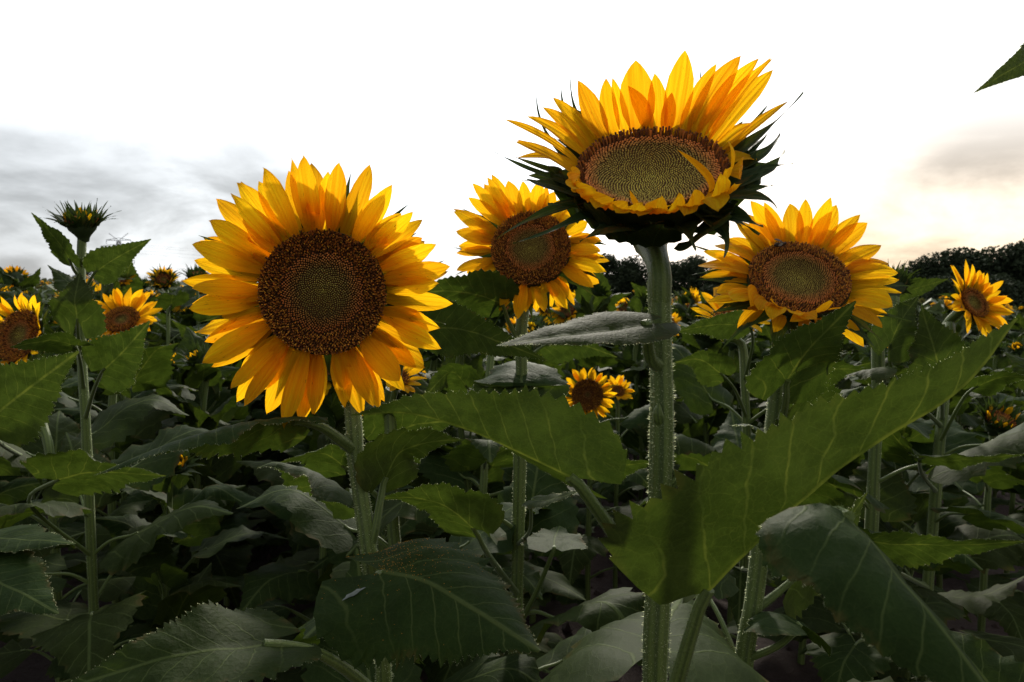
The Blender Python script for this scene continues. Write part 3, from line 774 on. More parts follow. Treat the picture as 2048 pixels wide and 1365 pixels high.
# leaves of B
B.leaf([(1296, 648, .675), (1215, 662, .64), (1110, 674, .60), (992, 692, .55)], .032, (.0, .10, 1), (0, .0, 1), [(1308, 752, .725), (1302, 720, .71), (1295, 680, .69)], .0055, fold=(-.1, .75), droop=.3, lobes=1.0, rows=44, cols=5, wave=.03, teeth=.03, pleat=.25)
B.leaf([(1150, 960, .64), (1050, 912, .63), (920, 855, .62), (815, 828, .61), (700, 832, .60)], .058, (.15, .85, -.25), (.0, .8, .5), [(1288, 1170, .72), (1255, 1105, .69), (1205, 1035, .66)], .0068, fold=(.0, 1.35), droop=.0, rows=52, cols=5, lobes=.75)
B.leaf([(1408, 1188, .60), (1490, 1105, .585), (1592, 1015, .57), (1735, 900, .56), (1929, 772, .55), (2036, 638, .55)], .100, (-.25, .93, .15), (-.2, .8, .35), [(1312, 1500, .70), (1345, 1390, .64), (1385, 1260, .61)], .0072, fold=(1.05, .0), droop=-.1, rows=72, cols=6, lobes=.34, ly=[.22, .76, 1.04, 1, .90, .74, .58, .43, .29, .16, 0], wave=.045)
B.leaf([(1309, 1312, .80), (1335, 1245, .92), (1368, 1178, 1.10)], .135, (.0, -.10, 1), (0, .1, 1), [(1312, 1400, .725)], .005, fold=(.1, .1), droop=.5, rows=44, cols=6, lobes=.5, wave=.05)
B.leaf([(1690, 1025, .46), (1765, 1110, .42), (1880, 1255, .38), (2060, 1480, .35)], .062, (.35, -.75, .55), (.45, -.7, .5), [(1318, 1120, .72), (1450, 1060, .66), (1600, 1035, .55)], .0052, fold=(-.2, .1), droop=.6, rows=48, cols=6, lobes=.25, wave=.06, teeth=.035)
B.lower_leaves(.25, .80, 6)

# ---- C: the flower between A and B
C = Plant('sunflower behind the tallest one, its disc crossed by two curling green bracts', seed=3)
Cc, nc = P(1061, 497, 1.36), nrm([-.10, -.93, .34]); Rc = .0725
C.stem([(1044, 640, 1.38), (1043, 760, 1.37), (1040, 900, 1.36), (1036, 1100, 1.36), (1030, 1365, 1.36)], .0135, .0115, (Cc, nc, .045), hair=2500, bend=.06, hair_len=.003)
C.head(Cc, nc, Rc, 2000, (.42, .64), .05, tint=2.6)
zc = lambda x, y: (850 + x / 3.69, 330 + y / 3.69)
tipsC = [(348, 135), (435, 140), (458, 92), (492, 70), (612, 115), (722, 118), (850, 120), (900, 160), (960, 200), (1050, 250), (1120, 330), (1200, 420), (318, 240), (208, 325), (210, 345), (228, 490), (236, 508), (247, 600), (232, 780), (310, 850), (362, 990),
         (455, 935), (553, 1040), (680, 1080), (683, 1140), (820, 1085), (880, 1088), (940, 1050), (980, 975), (1060, 945), (1245, 905), (1285, 875), (1338, 790), (1362, 712), (1300, 640), (1290, 540)]
for i, (x, y) in enumerate(tipsC):
    px, py = zc(x, y); th = C.angle_of_px(px, py); b, r = C.rim(th); bx, by, _ = to_px(b)
    proj = math.hypot(px - bx, py - by) * 1.36 / F
    C.petal_px((px, py), proj * ra.uniform(1.03, 1.15), .0125 * ra.uniform(.9, 1.2), near=(i % 2 == 0), lift=ra.uniform(.1, .5), seed=500 + i, back=.001 + .004 * (i % 3), cup=ra.uniform(-.1, .35), twist=ra.normal(0, .3), rows=14)
C.ring(16, .062, .011, .05, back=.008, seed=4)
C.ring(20, .085, .012, .0, part='bract', back=.013, prof=(BX, BY), mats=[M_BRACT], curl=.2)
C.leaf([(1004, 606, 1.34), (945, 588, 1.30), (870, 584, 1.26), (800, 600, 1.22)], .055, (.05, .85, .45), (0, .8, .5), [(1040, 690, 1.37), (1018, 645, 1.36)], .004, fold=(.2, .3), rows=44)
C.leaf([(1044, 812, 1.30), (1043, 762, 1.34), (1042, 726, 1.44), (1042, 728, 1.56)], .088, (0, .92, .45), (0, .25, 1), [(1042, 880, 1.36)], .0045, fold=(.15, .15), droop=.35, lobes=.3, rows=34)
C.leaf([(952, 1060, 1.10), (900, 1020, 1.08), (830, 997, 1.06), (757, 998, 1.04)], .060, (.15, .80, .25), (.0, .75, .5), [(1036, 1180, 1.35), (990, 1130, 1.22), (965, 1090, 1.13)], .005, fold=(.1, .5), droop=.1, rows=44)
C.leaf([(1062, 1000, 1.1), (1100, 1000, 1.05), (1165, 980, 1.0)], .022, (0, -.5, .8), None, [(1040, 1100, 1.36), (1060, 1060, 1.2)], .003, fold=(.2, .2))
C.leaf([(1108, 1098, 1.22), (1110, 1075, 1.32), (1120, 1052, 1.45)], .055, (0, -.2, 1), None, [(1040, 1260, 1.36), (1075, 1180, 1.28)], .0045, fold=(.3, .3), lobes=.6)
C.lower_leaves(.30, 1.0, 10, .25)

# ---- D: the flower on the right
D = Plant('sunflower right of the tallest, tilted upward, front petals curled onto its rim', seed=4)
Cd, nd_ = P(1598, 556, 1.0), nrm([-.08, -.73, .68]); Rd = .066
D.stem([(1562, 690, 1.01), (1553, 800, 1.0), (1541, 900, 1.0), (1522, 1080, 1.0), (1508, 1200, 1.0), (1485, 1365, 1.0)], .0125, .0112, (Cd, nd_, .045), hair=3500, bend=.03, hair_len=.0032)
D.head(Cd, nd_, Rd, 2000, (.50, .74), .02, tint=2.4, hs=.7)
zd = lambda x, y: (1380 + x / 2.731, 380 + y / 2.731)
tipsD = [(330, 60, 100), (405, 68, 80), (545, 75, 105), (632, 50, 80), (770, 40, 90), (800, 82, 115), (930, 135, 95), (970, 180, 105), (1045, 303, 110), (1085, 402, 90), (1138, 455, 100), (1108, 640, 110),
         (130, 305, 70), (185, 270, 70), (72, 335, 80), (42, 415, 110), (100, 440, 80), (145, 565, 90), (225, 600, 95), (1050, 755, 70), (255, 170, 90), (300, 130, 80)]
for i, (x, y, wz) in enumerate(tipsD):
    px, py = zd(x, y); th = D.angle_of_px(px, py); b, r = D.rim(th); bx, by, _ = to_px(b)
    proj = math.hypot(px - bx, py - by) / F
    D.petal_px((px, py), max(proj * 1.04, .072 * ra.uniform(.95, 1.1)), wz / 2 / 2.731 / F * 1.12, near=(y > 480), lift=ra.uniform(.2, .6), seed=600 + i, back=.001 + .004 * (i % 3), cup=ra.uniform(0, .35), twist=ra.normal(0, .25), rows=16)
for i, (bx, by, tx, ty, L, w) in enumerate([(430, 600, 375, 660, .04, .012), (480, 640, 450, 710, .05, .014), (490, 640, 440, 600, .035, .010), (560, 680, 600, 690, .05, .011), (600, 690, 690, 710, .055, .012), (680, 670, 770, 605, .05, .013), (740, 640, 905, 640, .055, .010), (640, 690, 545, 720, .05, .012), (390, 560, 330, 640, .045, .013)]):
    D.petal_px(zd(tx, ty), L, w, base_px=zd(bx, by), near=True, lift=.9, seed=640 + i, cup=.2, twist=ra.normal(0, .4), rows=14, wob=.1)
D.ring(18, .06, .011, .25, back=.008, seed=6, sides=.15)
D.ring(24, .085, .013, .1, part='bract', back=.014, prof=(BX, BY), mats=[M_BRACT], curl=.2)
D.leaf([(1573, 766, .93), (1605, 715, .90), (1650, 665, .87), (1712, 602, .84)], .052, (-.1, .93, .15), (-.05, .9, .2), [(1551, 870, 1.0), (1563, 840, .97), (1572, 800, .94)], .0048, fold=(.15, .15), droop=.15, rows=44, cols=5, lobes=.75)
D.leaf([(1576, 882, .99), (1605, 835, .99), (1655, 808, 1.0), (1702, 818, 1.03)], .040, (-.3, .8, .5), (.2, .8, .5), [(1542, 960, 1.0), (1562, 915, 1.0)], .004, fold=(.3, .2), rows=40)
D.leaf([(1535, 868, 1.05), (1500, 850, 1.06), (1462, 852, 1.08)], .022, (0, .2, 1), None, [(1545, 890, 1.0)], .003)
D.leaf([(1600, 1250, .95), (1560, 1230, .98), (1500, 1225, 1.02)], .07, (.1, .5, .85), None, [(1508, 1330, 1.0), (1560, 1290, .97)], .0045, droop=.5)
D.leaf([(1585, 1160, 1.0), (1660, 1090, 1.05), (1735, 985, 1.12)], .075, (-.3, .85, .3), None, [(1518, 1215, 1.0), (1550, 1190, 1.0)], .005, rows=44)
D.lower_leaves(.28, .92, 9, .24)

# ---- E: half-open head at the right edge
E = Plant('half-open sunflower near the right edge turned sideways, green bracts showing at its back', seed=5)
Ce, ne = P(1948, 606, 1.95), nrm([.30, -.84, .45]); Re = .042
E.stem([(1900, 660, 2.0), (1890, 780, 1.98), (1878, 900, 1.96), (1866, 1050, 1.95), (1850, 1240, 1.95)], .0150, .0120, (Ce, ne, .035), bend=.10, hair=1200)
E.head(Ce, ne, Re, 700, (.45, .75), .0, .7)
E.ring(24, .070, .0105, .45, back=.0, seed=1, sides=.12); E.ring(18, .055, .010, .7, back=.004, seed=2)
E.ring(26, .06, .011, .55, part='bract', back=.012, prof=(BX, BY), mats=[M_BRACT], curl=.5, jit=.3)
E.leaf([(1776, 604, 1.75), (1820, 582, 1.75), (1897, 558, 1.8)], .040, (-.1, .8, .5), None, [(1890, 800, 1.97), (1800, 700, 1.85), (1780, 640, 1.78)], .004, rows=34)
E.leaf([(1880, 752, 1.6), (1865, 690, 1.58), (1843, 612, 1.55)], .070, (-.1, .93, .1), None, [(1886, 830, 1.96), (1884, 790, 1.75)], .0045, fold=(.1, .25), rows=40, lobes=.6)
E.leaf([(1777, 692, 1.6), (1800, 645, 1.6), (1838, 592, 1.62)], .055, (-.1, .93, .1), None, [(1884, 850, 1.96), (1800, 770, 1.7), (1779, 720, 1.62)], .0045, rows=40, lobes=.6)
E.leaf([(1700, 1078, 1.25), (1800, 1090, 1.2), (1920, 1090, 1.15), (2060, 1083, 1.1)], .060, (.0, .75, .55), None, [(1856, 1180, 1.95), (1770, 1130, 1.5)], .0045, rows=54)
E.leaf([(1838, 915, 1.5), (1920, 920, 1.45), (2060, 908, 1.4)], .045, (0, .55, .8), None, [(1868, 990, 1.95), (1845, 950, 1.7)], .0042)
E.leaf([(1950, 775, 1.8), (2000, 755, 1.75), (2070, 755, 1.7)], .05, (0, .7, .6), None, [(1882, 880, 1.96), (1925, 800, 1.85)], .0042)
E.lower_leaves(.35, 1.0, 12, .27)


# ---- buds and half-hidden neighbours
def bud_head(pl, C, n, R, yellow=True, spikes=26):
    pl.head(C, n, R, 160, (.3, .6), .3, 1.0, False)
    pl.ring(spikes, R * 1.75, R * .34, .95, part='bract', back=R * .25, prof=(BX, BY), mats=[M_BRACT], curl=.35, jit=.25, rows=9, cols=2)
    pl.ring(int(spikes * .8), R * 1.6, R * .34, 1.35, part='bract', back=R * .1, prof=(BX, BY), mats=[M_BRACT], curl=.1, jit=.18, rows=8, cols=2, seed=5)
    if yellow: pl.ring(12, R * .9, R * .2, 1.45, part='petal', back=0, curl=.2, rows=7, cols=2, seed=8)


Fp = Plant('unopened spiky green sunflower bud standing against the cloudy sky at the left', seed=6)
Cf, nf = P(163, 446, 1.72), nrm([.05, -.25, .96])
Fp.stem([(164, 480, 1.73), (161, 600, 1.72), (165, 740, 1.72), (172, 860, 1.72)], .0125, .0095, (Cf, nf, .03), bend=.01, hair=900)
bud_head(Fp, Cf, nf, .033)
Fp.leaf([(140, 522, 1.66), (115, 482, 1.62), (62, 425, 1.58)], .040, (.2, .88, .2), None, [(159, 556, 1.72), (148, 540, 1.69)], .0035, fold=(.1, .3), rows=36, lobes=.5)
Fp.leaf([(190, 545, 1.68), (230, 518, 1.65), (303, 478, 1.62)], .040, (-.2, .88, .25), None, [(165, 590, 1.72), (178, 565, 1.7)], .0035, fold=(.15, .25), rows=36, lobes=.5)
Fp.leaf([(155, 642, 1.62), (150, 600, 1.6), (160, 545, 1.62)], .062, (.1, .95, .0), None, [(163, 720, 1.72), (157, 675, 1.66)], .004, fold=(.35, .2), rows=36, lobes=.7)
Fp.leaf([(150, 580, 1.78), (125, 555, 1.8), (95, 530, 1.8)], .036, (.3, -.3, .8), None, [(161, 600, 1.72)], .003)
Fp.leaf([(205, 742, 1.55), (245, 705, 1.5), (300, 642, 1.46)], .062, (-.15, .93, .1), None, [(166, 830, 1.72), (188, 780, 1.62)], .004, fold=(.2, .2), rows=40, lobes=.6)
Fp.leaf([(150, 692, 1.5), (100, 682, 1.45), (20, 695, 1.4)], .05, (0, .75, .6), None, [(165, 780, 1.72), (160, 720, 1.6)], .004)
Fp.leaf([(110, 962, 1.45), (180, 945, 1.42), (332, 952, 1.38)], .085, (0, .72, .55), None, [(172, 1120, 1.72), (60, 1010, 1.55)], .004, fold=(.4, .1), rows=44)
Fp.lower_leaves(.30, 1.0, 15, .27)

G = Plant('sunflower cut by the left edge with an orange-brown disc and few yellow petals', seed=7)
Cg, ng = P(38, 672, 2.0), nrm([-.25, -.88, .35]); Rg = .072
G.stem([(60, 760, 2.05), (85, 850, 2.03), (100, 915, 2.0), (110, 1100, 2.0)], .0130, .0110, (Cg, ng, .04), bend=.05)
G.head(Cg, ng, Rg, 900, (.35, .6), .02)
G.ring(24, .06, .011, .7, seed=3, sides=.2); G.ring(22, .07, .012, .5, part='bract', back=.012, prof=(BX, BY), mats=[M_BRACT], jit=.3)
G.leaf([(-20, 838, 1.2), (60, 775, 1.15), (158, 703, 1.1)], .068, (-.1, .9, .15), None, [(100, 940, 2.0), (20, 900, 1.6), (-18, 868, 1.3)], .0045, fold=(.1, .1), droop=.1, rows=48, cols=5, lobes=.5)
G.leaf([(-60, 1075, 1.15), (40, 1078, 1.1), (152, 1088, 1.05)], .06, (0, -.15, 1), None, None, .004)
G.leaf([(-60, 1140, 1.05), (30, 1180, 1.0), (118, 1228, .95)], .065, (0, -.35, .9), None, None, .004)
G.lower_leaves(.30, 1.02, 16, .27)

Hh = Plant('golden sunflower left of the frontal one, its lower half behind a broad green leaf', seed=8)
Ch, nh = P(243, 640, 2.45), nrm([.10, -.70, .70]); Rh = .055
Hh.stem([(240, 700, 2.48), (225, 800, 2.46), (222, 950, 2.45)], .0130, .0110, (Ch, nh, .04), bend=.03)
Hh.head(Ch, nh, Rh, 700, (.3, .55), .03)
Hh.ring(26, .078, .0125, .55, seed=3, sides=.15); Hh.ring(20, .07, .012, .35, back=.006, seed=5)
Hh.ring(18, .07, .012, .3, part='bract', back=.012, prof=(BX, BY), mats=[M_BRACT])
Hh.lower_leaves(.4, 1.15, 12, .26)

I = Plant('small round sunflower low in the middle of the field with dark red-brown disc', seed=9)
Ci, ni = P(1175, 790, 2.75), nrm([-.05, -.97, .15]); Ri = .058
I.stem([(1182, 850, 2.78), (1180, 950, 2.76), (1176, 1080, 2.75)], .0120, .0095, (Ci, ni, .04), bend=.06)
I.head(Ci, ni, Ri, 700, (.12, .3), .05)
I.ring(26, .050, .0095, .12, seed=3); I.ring(14, .045, .009, .1, back=.006, seed=4); I.ring(16, .06, .01, .1, part='bract', back=.012, prof=(BX, BY), mats=[M_BRACT])
I.lower_leaves(.35, .92, 9, .24)

J = Plant('small half-open sunflower just right of the dark red-brown disc', seed=10)
Cj, nj = P(1236, 783, 3.0), nrm([.1, -.75, .65]); Rj = .026
J.stem([(1236, 830, 3.02), (1232, 1000, 3.0)], .0110, .0085, (Cj, nj, .025), bend=.03)
J.head(Cj, nj, Rj, 250, (.2, .5), .0)
J.ring(20, .048, .009, .75, seed=3); J.ring(16, .045, .008, .5, part='bract', back=.008, prof=(BX, BY), mats=[M_BRACT])
J.lower_leaves(.35, .9, 8, .24)

K = Plant('sunflower peeping out over a leaf between the tallest stem and the tilted one', seed=11)
Ck, nk = P(1462, 640, 2.0), nrm([-.05, -.45, .88]); Rk = .045
K.stem([(1484, 690, 2.02), (1490, 780, 2.0), (1493, 900, 2.0)], .0130, .0110, (Ck, nk, .04), bend=.03, hair=600)
K.head(Ck, nk, Rk, 400, (.3, .6), .0)
K.ring(22, .075, .012, .55, seed=3); K.ring(16, .06, .012, .35, part='bract', back=.012, prof=(BX, BY), mats=[M_BRACT])
K.leaf([(1500, 652, 1.75), (1430, 650, 1.7), (1345, 665, 1.66)], .045, (0, .8, .5), None, [(1490, 760, 2.0), (1505, 690, 1.85)], .004, rows=40, fold=(.2, .2))
K.leaf([(1445, 750, 1.85), (1400, 720, 1.82), (1350, 725, 1.8)], .05, (.1, .8, .4), None, [(1492, 830, 2.0), (1470, 780, 1.9)], .004)
K.leaf([(1600, 770, 1.85), (1660, 740, 1.8), (1740, 742, 1.75)], .06, (-.1, .85, .4), None, [(1492, 850, 2.0), (1560, 800, 1.9)], .004)
K.lower_leaves(.4, 1.08, 12, .26)

Xp = Plant('sunflower whose head hides behind the tilted one, only its thick ribbed stem in view', seed=12)
Cx, nx = P(1785, 572, 1.72), nrm([.2, .55, .8]); Rx = .045
Xp.stem([(1758, 640, 1.70), (1756, 760, 1.70), (1750, 900, 1.70), (1742, 1080, 1.70)], .0145, .0125, (Cx, nx, .035), bend=.03, hair=900)
bud_head(Xp, Cx, nx, .028, False)
Xp.leaf([(1775, 735, 1.5), (1740, 738, 1.52), (1690, 752, 1.55)], .055, (.1, -.05, 1), None, [(1756, 800, 1.7), (1768, 770, 1.6)], .004, droop=.5)
Xp.leaf([(1635, 810, 1.55), (1600, 790, 1.52), (1545, 775, 1.5)], .06, (.1, .8, .4), None, [(1752, 880, 1.7), (1680, 850, 1.6)], .004)
Xp.lower_leaves(.35, 1.05, 12, .27)

Q = Plant('sunflower with ribbed green stem close behind the frontal one, head hidden by its petals', seed=13)
Cq, nq = P(795, 755, 1.30), nrm([.45, -.5, .7]); Rq = .020
Q.stem([(778, 800, 1.33), (783, 900, 1.32), (786, 1050, 1.30), (800, 1200, 1.30)], .0130, .0110, (Cq, nq, .03), bend=.03, hair=700)
Q.head(Cq, nq, Rq, 200, (.3, .6), 0); Q.ring(14, .032, .007, .6, seed=3); Q.ring(14, .05, .009, .4, part='bract', back=.01, prof=(BX, BY), mats=[M_BRACT])
Q.leaf([(838, 655, 1.18), (925, 660, 1.14), (1010, 688, 1.10), (1096, 722, 1.06)], .048, (.05, .85, .35), (0, .8, .5), [(780, 830, 1.32), (800, 740, 1.26), (820, 680, 1.2)], .0045, fold=(.1, .3), rows=60)
Q.leaf([(770, 880, 1.35), (830, 850, 1.33), (910, 842, 1.3)], .07, (-.1, .85, .4), None, [(784, 960, 1.31)], .0042, rows=40)
Q.leaf([(690, 935, 1.25), (640, 905, 1.2), (560, 925, 1.15)], .06, (0, .6, .7), None, [(784, 1010, 1.31), (730, 970, 1.27)], .0042, rows=40)
Q.lower_leaves(.3, .98, 11, .25)

R_ = Plant('green sunflower bud on a slim stem left of the flower with crossed bracts', seed=14)
Cr, nr = P(1000, 625, 2.2), nrm([.0, -.4, .9])
R_.stem([(985, 690, 2.2), (975, 800, 2.15), (968, 950, 2.1), (960, 1090, 2.1)], .0130, .0110, (Cr, nr, .03), bend=.03, hair=500)
bud_head(R_, Cr, nr, .035, False)
R_.leaf([(935, 775, 1.9), (900, 745, 1.85), (842, 802, 1.8)], .055, (.1, .75, .5), None, [(970, 860, 2.1), (955, 810, 2.0)], .004, rows=40)
R_.leaf([(1090, 690, 2.1), (1160, 690, 2.05), (1235, 715, 2.0)], .06, (0, .8, .45), None, [(975, 780, 2.15), (1050, 720, 2.1)], .004, rows=40)
R_.leaf([(1180, 940, 1.8), (1250, 930, 1.75), (1320, 925, 1.7)], .05, (0, .75, .5), None, [(965, 1000, 2.1), (1090, 960, 1.95)], .004, rows=40)
R_.lower_leaves(.35, 1.05, 12, .27)

S_ = Plant('half-open sunflower bud with yellow centre on the skyline left of the frontal flower', seed=15)
Cs, ns = P(328, 562, 4.2), nrm([.15, -.75, .6])
S_.stem([(336, 610, 4.22), (337, 760, 4.2)], .0120, .0090, (Cs, ns, .03), bend=.03)
bud_head(S_, Cs, ns, .045); S_.ring(16, .06, .010, 1.0, seed=9)
S_.lower_leaves(.5, 1.36, 12, .26)

T_ = Plant('dark sunflower bud beside the upper left petals of the frontal flower', seed=16)
Ct, ntt = P(393, 552, 4.6), nrm([.05, -.3, .9])
T_.stem([(395, 590, 4.6), (398, 740, 4.6)], .0110, .0085, (Ct, ntt, .03), bend=.02)
bud_head(T_, Ct, ntt, .045, False); T_.lower_leaves(.5, 1.3, 11, .26)

U_ = Plant('spiky sunflower bud at the far right below the half-open head', seed=17)
Cu, nu = P(2000, 845, 2.4), nrm([.1, -.5, .8])
U_.stem([(1985, 900, 2.42), (1975, 1000, 2.4)], .0120, .0090, (Cu, nu, .035), bend=.03)
bud_head(U_, Cu, nu, .045); U_.lower_leaves(.35, .85, 8, .25)

V_ = Plant('sunflower outside the right edge, its pointed leaf hanging in at the top right', seed=18)
Cv, nv = P(2330, -260, .75), nrm([-.2, -.5, .8])
V_.stem([(2300, -160, .76), (2240, 300, .76), (2230, 800, .76), (2225, 1365, .76)], .0120, .0105, (Cv, nv, .04), bend=.04)
V_.head(Cv, nv, .06, 300, (.4, .7)); V_.ring(20, .07, .013, .3, seed=2)
V_.leaf([(2120, 78, .66), (2060, 118, .62), (2005, 150, .60), (1946, 187, .58)], .017, (-.35, .3, -.85), (-.2, .8, .4), [(2236, 180, .76), (2180, 90, .70)], .004, teeth=.03, rows=44, fold=(.4, .2), label='pointed leaf hanging in from above')
V_.lower_leaves(.3, .9, 6)

# ---- details on A's near leaf: pollen and a dried white smear
g = residue_leaf; rr_, cc_ = g.shape[:2]
r = np.random.default_rng(3); mb = MB(); oc = np.array([[1, 0, 0], [0, 1, 0], [-1, 0, 0], [0, -1, 0], [0, 0, 1], [0, 0, -1.0]])
of = np.array([[0, 1, 4], [1, 2, 4], [2, 3, 4], [3, 0, 4], [1, 0, 5], [2, 1, 5], [3, 2, 5], [0, 3, 5]])
for _ in range(420):
    i = int(min(rr_ - 3, abs(r.normal(0, .16)) * rr_)); j = int(r.integers(0, cc_ // 2)) if r.random() < .8 else int(r.integers(0, cc_ - 1))
    a, b = r.random(2); p = g[i, j] * (1 - a) * (1 - b) + g[i + 1, j] * a * (1 - b) + g[i, j + 1] * (1 - a) * b + g[i + 1, j + 1] * a * b
    mb.add(oc * r.uniform(.00015, .0004) + p + [0, 0, .0004], of)
tag(obj('pollen_grains', mb.mesh('pollen_grains', [M_POLLEN], False, A.base), RES_PARENT), kind='stuff')
c0 = g[2, cc_ - 4]; dirx = nrm(g[2, cc_ - 2] - g[2, cc_ - 5]); diry = nrm(g[8, cc_ - 4] - g[2, cc_ - 4])
mb = MB(); vs = []
upn = nrm(np.cross(dirx, diry)); upn = upn if upn[2] > 0 else -upn
for a in np.linspace(0, 2 * math.pi, 18, endpoint=False):
    vs.append(c0 + dirx * math.cos(a) * .013 * (1 + .25 * math.sin(3 * a)) + diry * math.sin(a) * .0032 * (1 + .3 * math.sin(5 * a)) + upn * .0016)
vs.append(c0 + upn * .0034)
mb.add(np.array(vs), np.array([[i, (i + 1) % 18, 18] for i in range(18)]))
tag(obj('white_smear', mb.mesh('white_smear', [M_RESIDUE], True, A.base), RES_PARENT))


# ---- the bee on D
def bee():
    th = D.angle_of_px(1555, 497); b, r0 = D.rim(th, .86); c = b + D.n * .012
    ax = nrm(np.array([.9, .1, .15])); up = nrm(D.n - ax * (D.n @ ax)); sd = np.cross(ax, up)
    root = obj('bee', None, None, c); root.empty_display_size = .02
    tag(root, 'dark bee feeding at the upper left rim of the tilted right-hand sunflower disc', 'bee')
    mb = MB(); prof = [(-.0100, .0004), (-.0085, .0022), (-.0060, .0034), (-.0030, .0034), (-.0012, .0016), (.0005, .0030), (.0025, .0032), (.0042, .0020), (.0050, .0018), (.0064, .0024), (.0078, .0016), (.0086, .0003)]
    path = np.array([c + ax * x - up * (.0006 * (x / .01) ** 2) for x, _ in prof])
    stripe = np.array([[.03, .02, .015], [.03, .02, .015], [.22, .12, .03], [.03, .02, .015], [.03, .02, .015], [.16, .10, .04], [.16, .10, .04], [.05, .03, .02], [.03, .02, .02], [.03, .02, .02], [.03, .02, .02], [.03, .02, .02]])
    tube(mb, path, [q for _, q in prof], 12, col=np.repeat(stripe, 12, 0)[:len(prof) * 12] if False else (.035, .022, .014))
    for s in (-1, 1):
        for k, x in enumerate((-.001, .0015, .004)):
            p0 = c + ax * x + sd * s * .0024 - up * .001; p1 = p0 + sd * s * .0045 + up * .001; p2 = p1 + sd * s * .0022 - up * .006 + ax * (k - 1) * .003
            tube(mb, smooth_path([p0, p1, p2], 6), .00035, 5, col=(.03, .02, .015))
        p0 = c + ax * .008 + sd * s * .0008 + up * .001; tube(mb, smooth_path([p0, p0 + ax * .002 + up * .0015, p0 + ax * .0045 + up * .0005 + sd * s * .001], 5), .00022, 4, col=(.03, .02, .015))
    obj('body', mb.mesh('bee_body', [M_FLORET], True, c), root)
    for s in (-1, 1):
        mb = MB(); b0 = c + ax * .0015 + sd * s * .001 + up * .003
        blade(mb, b0, b0 - ax * .004 + sd * s * .004 + up * .002, b0 - ax * .0095 + sd * s * .0065 + up * .0015, np.cross(up, ax), .0022, (PX, PY), rows=7, cols=2, cup=0, ridge=0)
        obj('wing', mb.mesh('wing', [M_WING], True, c), root)


bee()

# ------------------------------------------------------------------ rows of plants behind
def pool_leaf(seed):
    r = np.random.default_rng(seed); mb = MB(); L = .22 * r.uniform(.85, 1.15); pl = r.uniform(.08, .14)
    e = r.uniform(.3, .9); b = np.array([pl * math.cos(e), 0, pl * math.sin(e)]); dz = r.uniform(.0, .42)
    pts = [b, b + [L * .5, r.normal(0, .012), L * .10 * r.uniform(-1, 1)], b + [L * .92, r.normal(0, .03), -L * dz]]
    add_leaf(mb, pts, L * r.uniform(.34, .44), (r.normal(0, .1), r.normal(0, .2), 1), None, seed=seed, rows=22, cols=3, fold=(r.uniform(-.1, .35), r.uniform(-.1, .35)), droop=r.uniform(.1, .5), wave=.09, mi=0)
    tube(mb, smooth_path([np.zeros(3), b * .5 + [0, 0, .006], b, b + [L * .05, 0, 0]], 7), np.linspace(.0055, .003, 7), 6, mi=1)
    return mb.mesh('leaf', [M_LEAF, M_STEM])


LEAVES = [pool_leaf(900 + i) for i in range(14)]


def pool_petal(seed):
    r = np.random.default_rng(seed); mb = MB(); L = .06; cu = r.uniform(.0, .5); tp = r.uniform(-.2, .5)
    blade(mb, np.zeros(3), np.array([math.cos(cu), 0, math.sin(cu)]) * L * .5, np.array([math.cos(tp), r.normal(0, .1), math.sin(tp)]) * L, np.array([0, 1.0, 0]), .0115, (PX, PY), rows=7, cols=2, cup=r.uniform(-.1, .4), twist=r.normal(0, .3), seed=seed)
    return mb.mesh('petal', [M_PETAL])


PETALS = [pool_petal(950 + i) for i in range(8)]
Z3 = np.array([0, 0, 0.0])


def flower_core(R, seed, zones):
    mb = MB(); head_core(mb, Z3, (0, 0, 1), R, .05, .6, .009, 0, 1, 18)
    f = floret_field(Z3, np.array([0, 0, 1.0]), R, 140, seed, zones, .05, False)
    for v, uv, c in zip(f.v, f.uv, f.col): pass
    off = 0
    base = mb.n
    for v, uv, c in zip(f.v, f.uv, f.col): mb.v.append(v); mb.uv.append(uv); mb.col.append(c)
    for a in f.f: mb.f.append(a + base); mb.mi.append(np.full(len(a), 2))
    mb.n += f.n
    r = np.random.default_rng(seed)
    for i in range(14):
        th = i / 14 * 6.283 + r.uniform(-.2, .2); d = np.array([math.cos(th), math.sin(th), 0]); b = d * R * .97 - [0, 0, R * .2]
        cu = r.uniform(-.3, .6); blade(mb, b, b + d * R * .5, b + (d * math.cos(cu) + np.array([0, 0, math.sin(cu)])) * R * 1.3, np.cross([0, 0, 1.0], d), R * .25, (BX, BY), rows=6, cols=1, mi=3)
    return mb


def bud_core(R, seed, yellow):
    mb = MB(); head_core(mb, Z3, (0, 0, 1), R, .1, .8, .009, 0, 0, 14); r = np.random.default_rng(seed)
    for ringi, (cnt, cup, L) in enumerate(((16, .5, 1.7), (13, 1.0, 1.5), (10, 1.3, 1.0))):
        for i in range(cnt):
            th = i / cnt * 6.283 + r.uniform(-.2, .2); d = np.array([math.cos(th), math.sin(th), 0]); b = d * R * (.97 - .12 * ringi) - [0, 0, R * (.25 - .1 * ringi)]
            cu = cup + r.normal(0, .25); st = d * math.cos(cup + .2) + np.array([0, 0, math.sin(cup + .2)])
            blade(mb, b, b + st * R * .7, b + (d * math.cos(cu) + np.array([0, 0, math.sin(cu)])) * R * L * r.uniform(.8, 1.2), np.cross([0, 0, 1.0], d), R * .3, (BX, BY), rows=6, cols=1, mi=1)
    if yellow:
        for i in range(10):
            th = i / 10 * 6.283; d = np.array([math.cos(th), math.sin(th), 0]); b = d * R * .7
            blade(mb, b, b + [0, 0, R * .4], b + d * R * r.uniform(-.4, .3) + [0, 0, R * r.uniform(.6, 1.0)], np.cross([0, 0, 1.0], d), R * .22, (PX, PY), rows=5, cols=1, mi=2)
    return mb


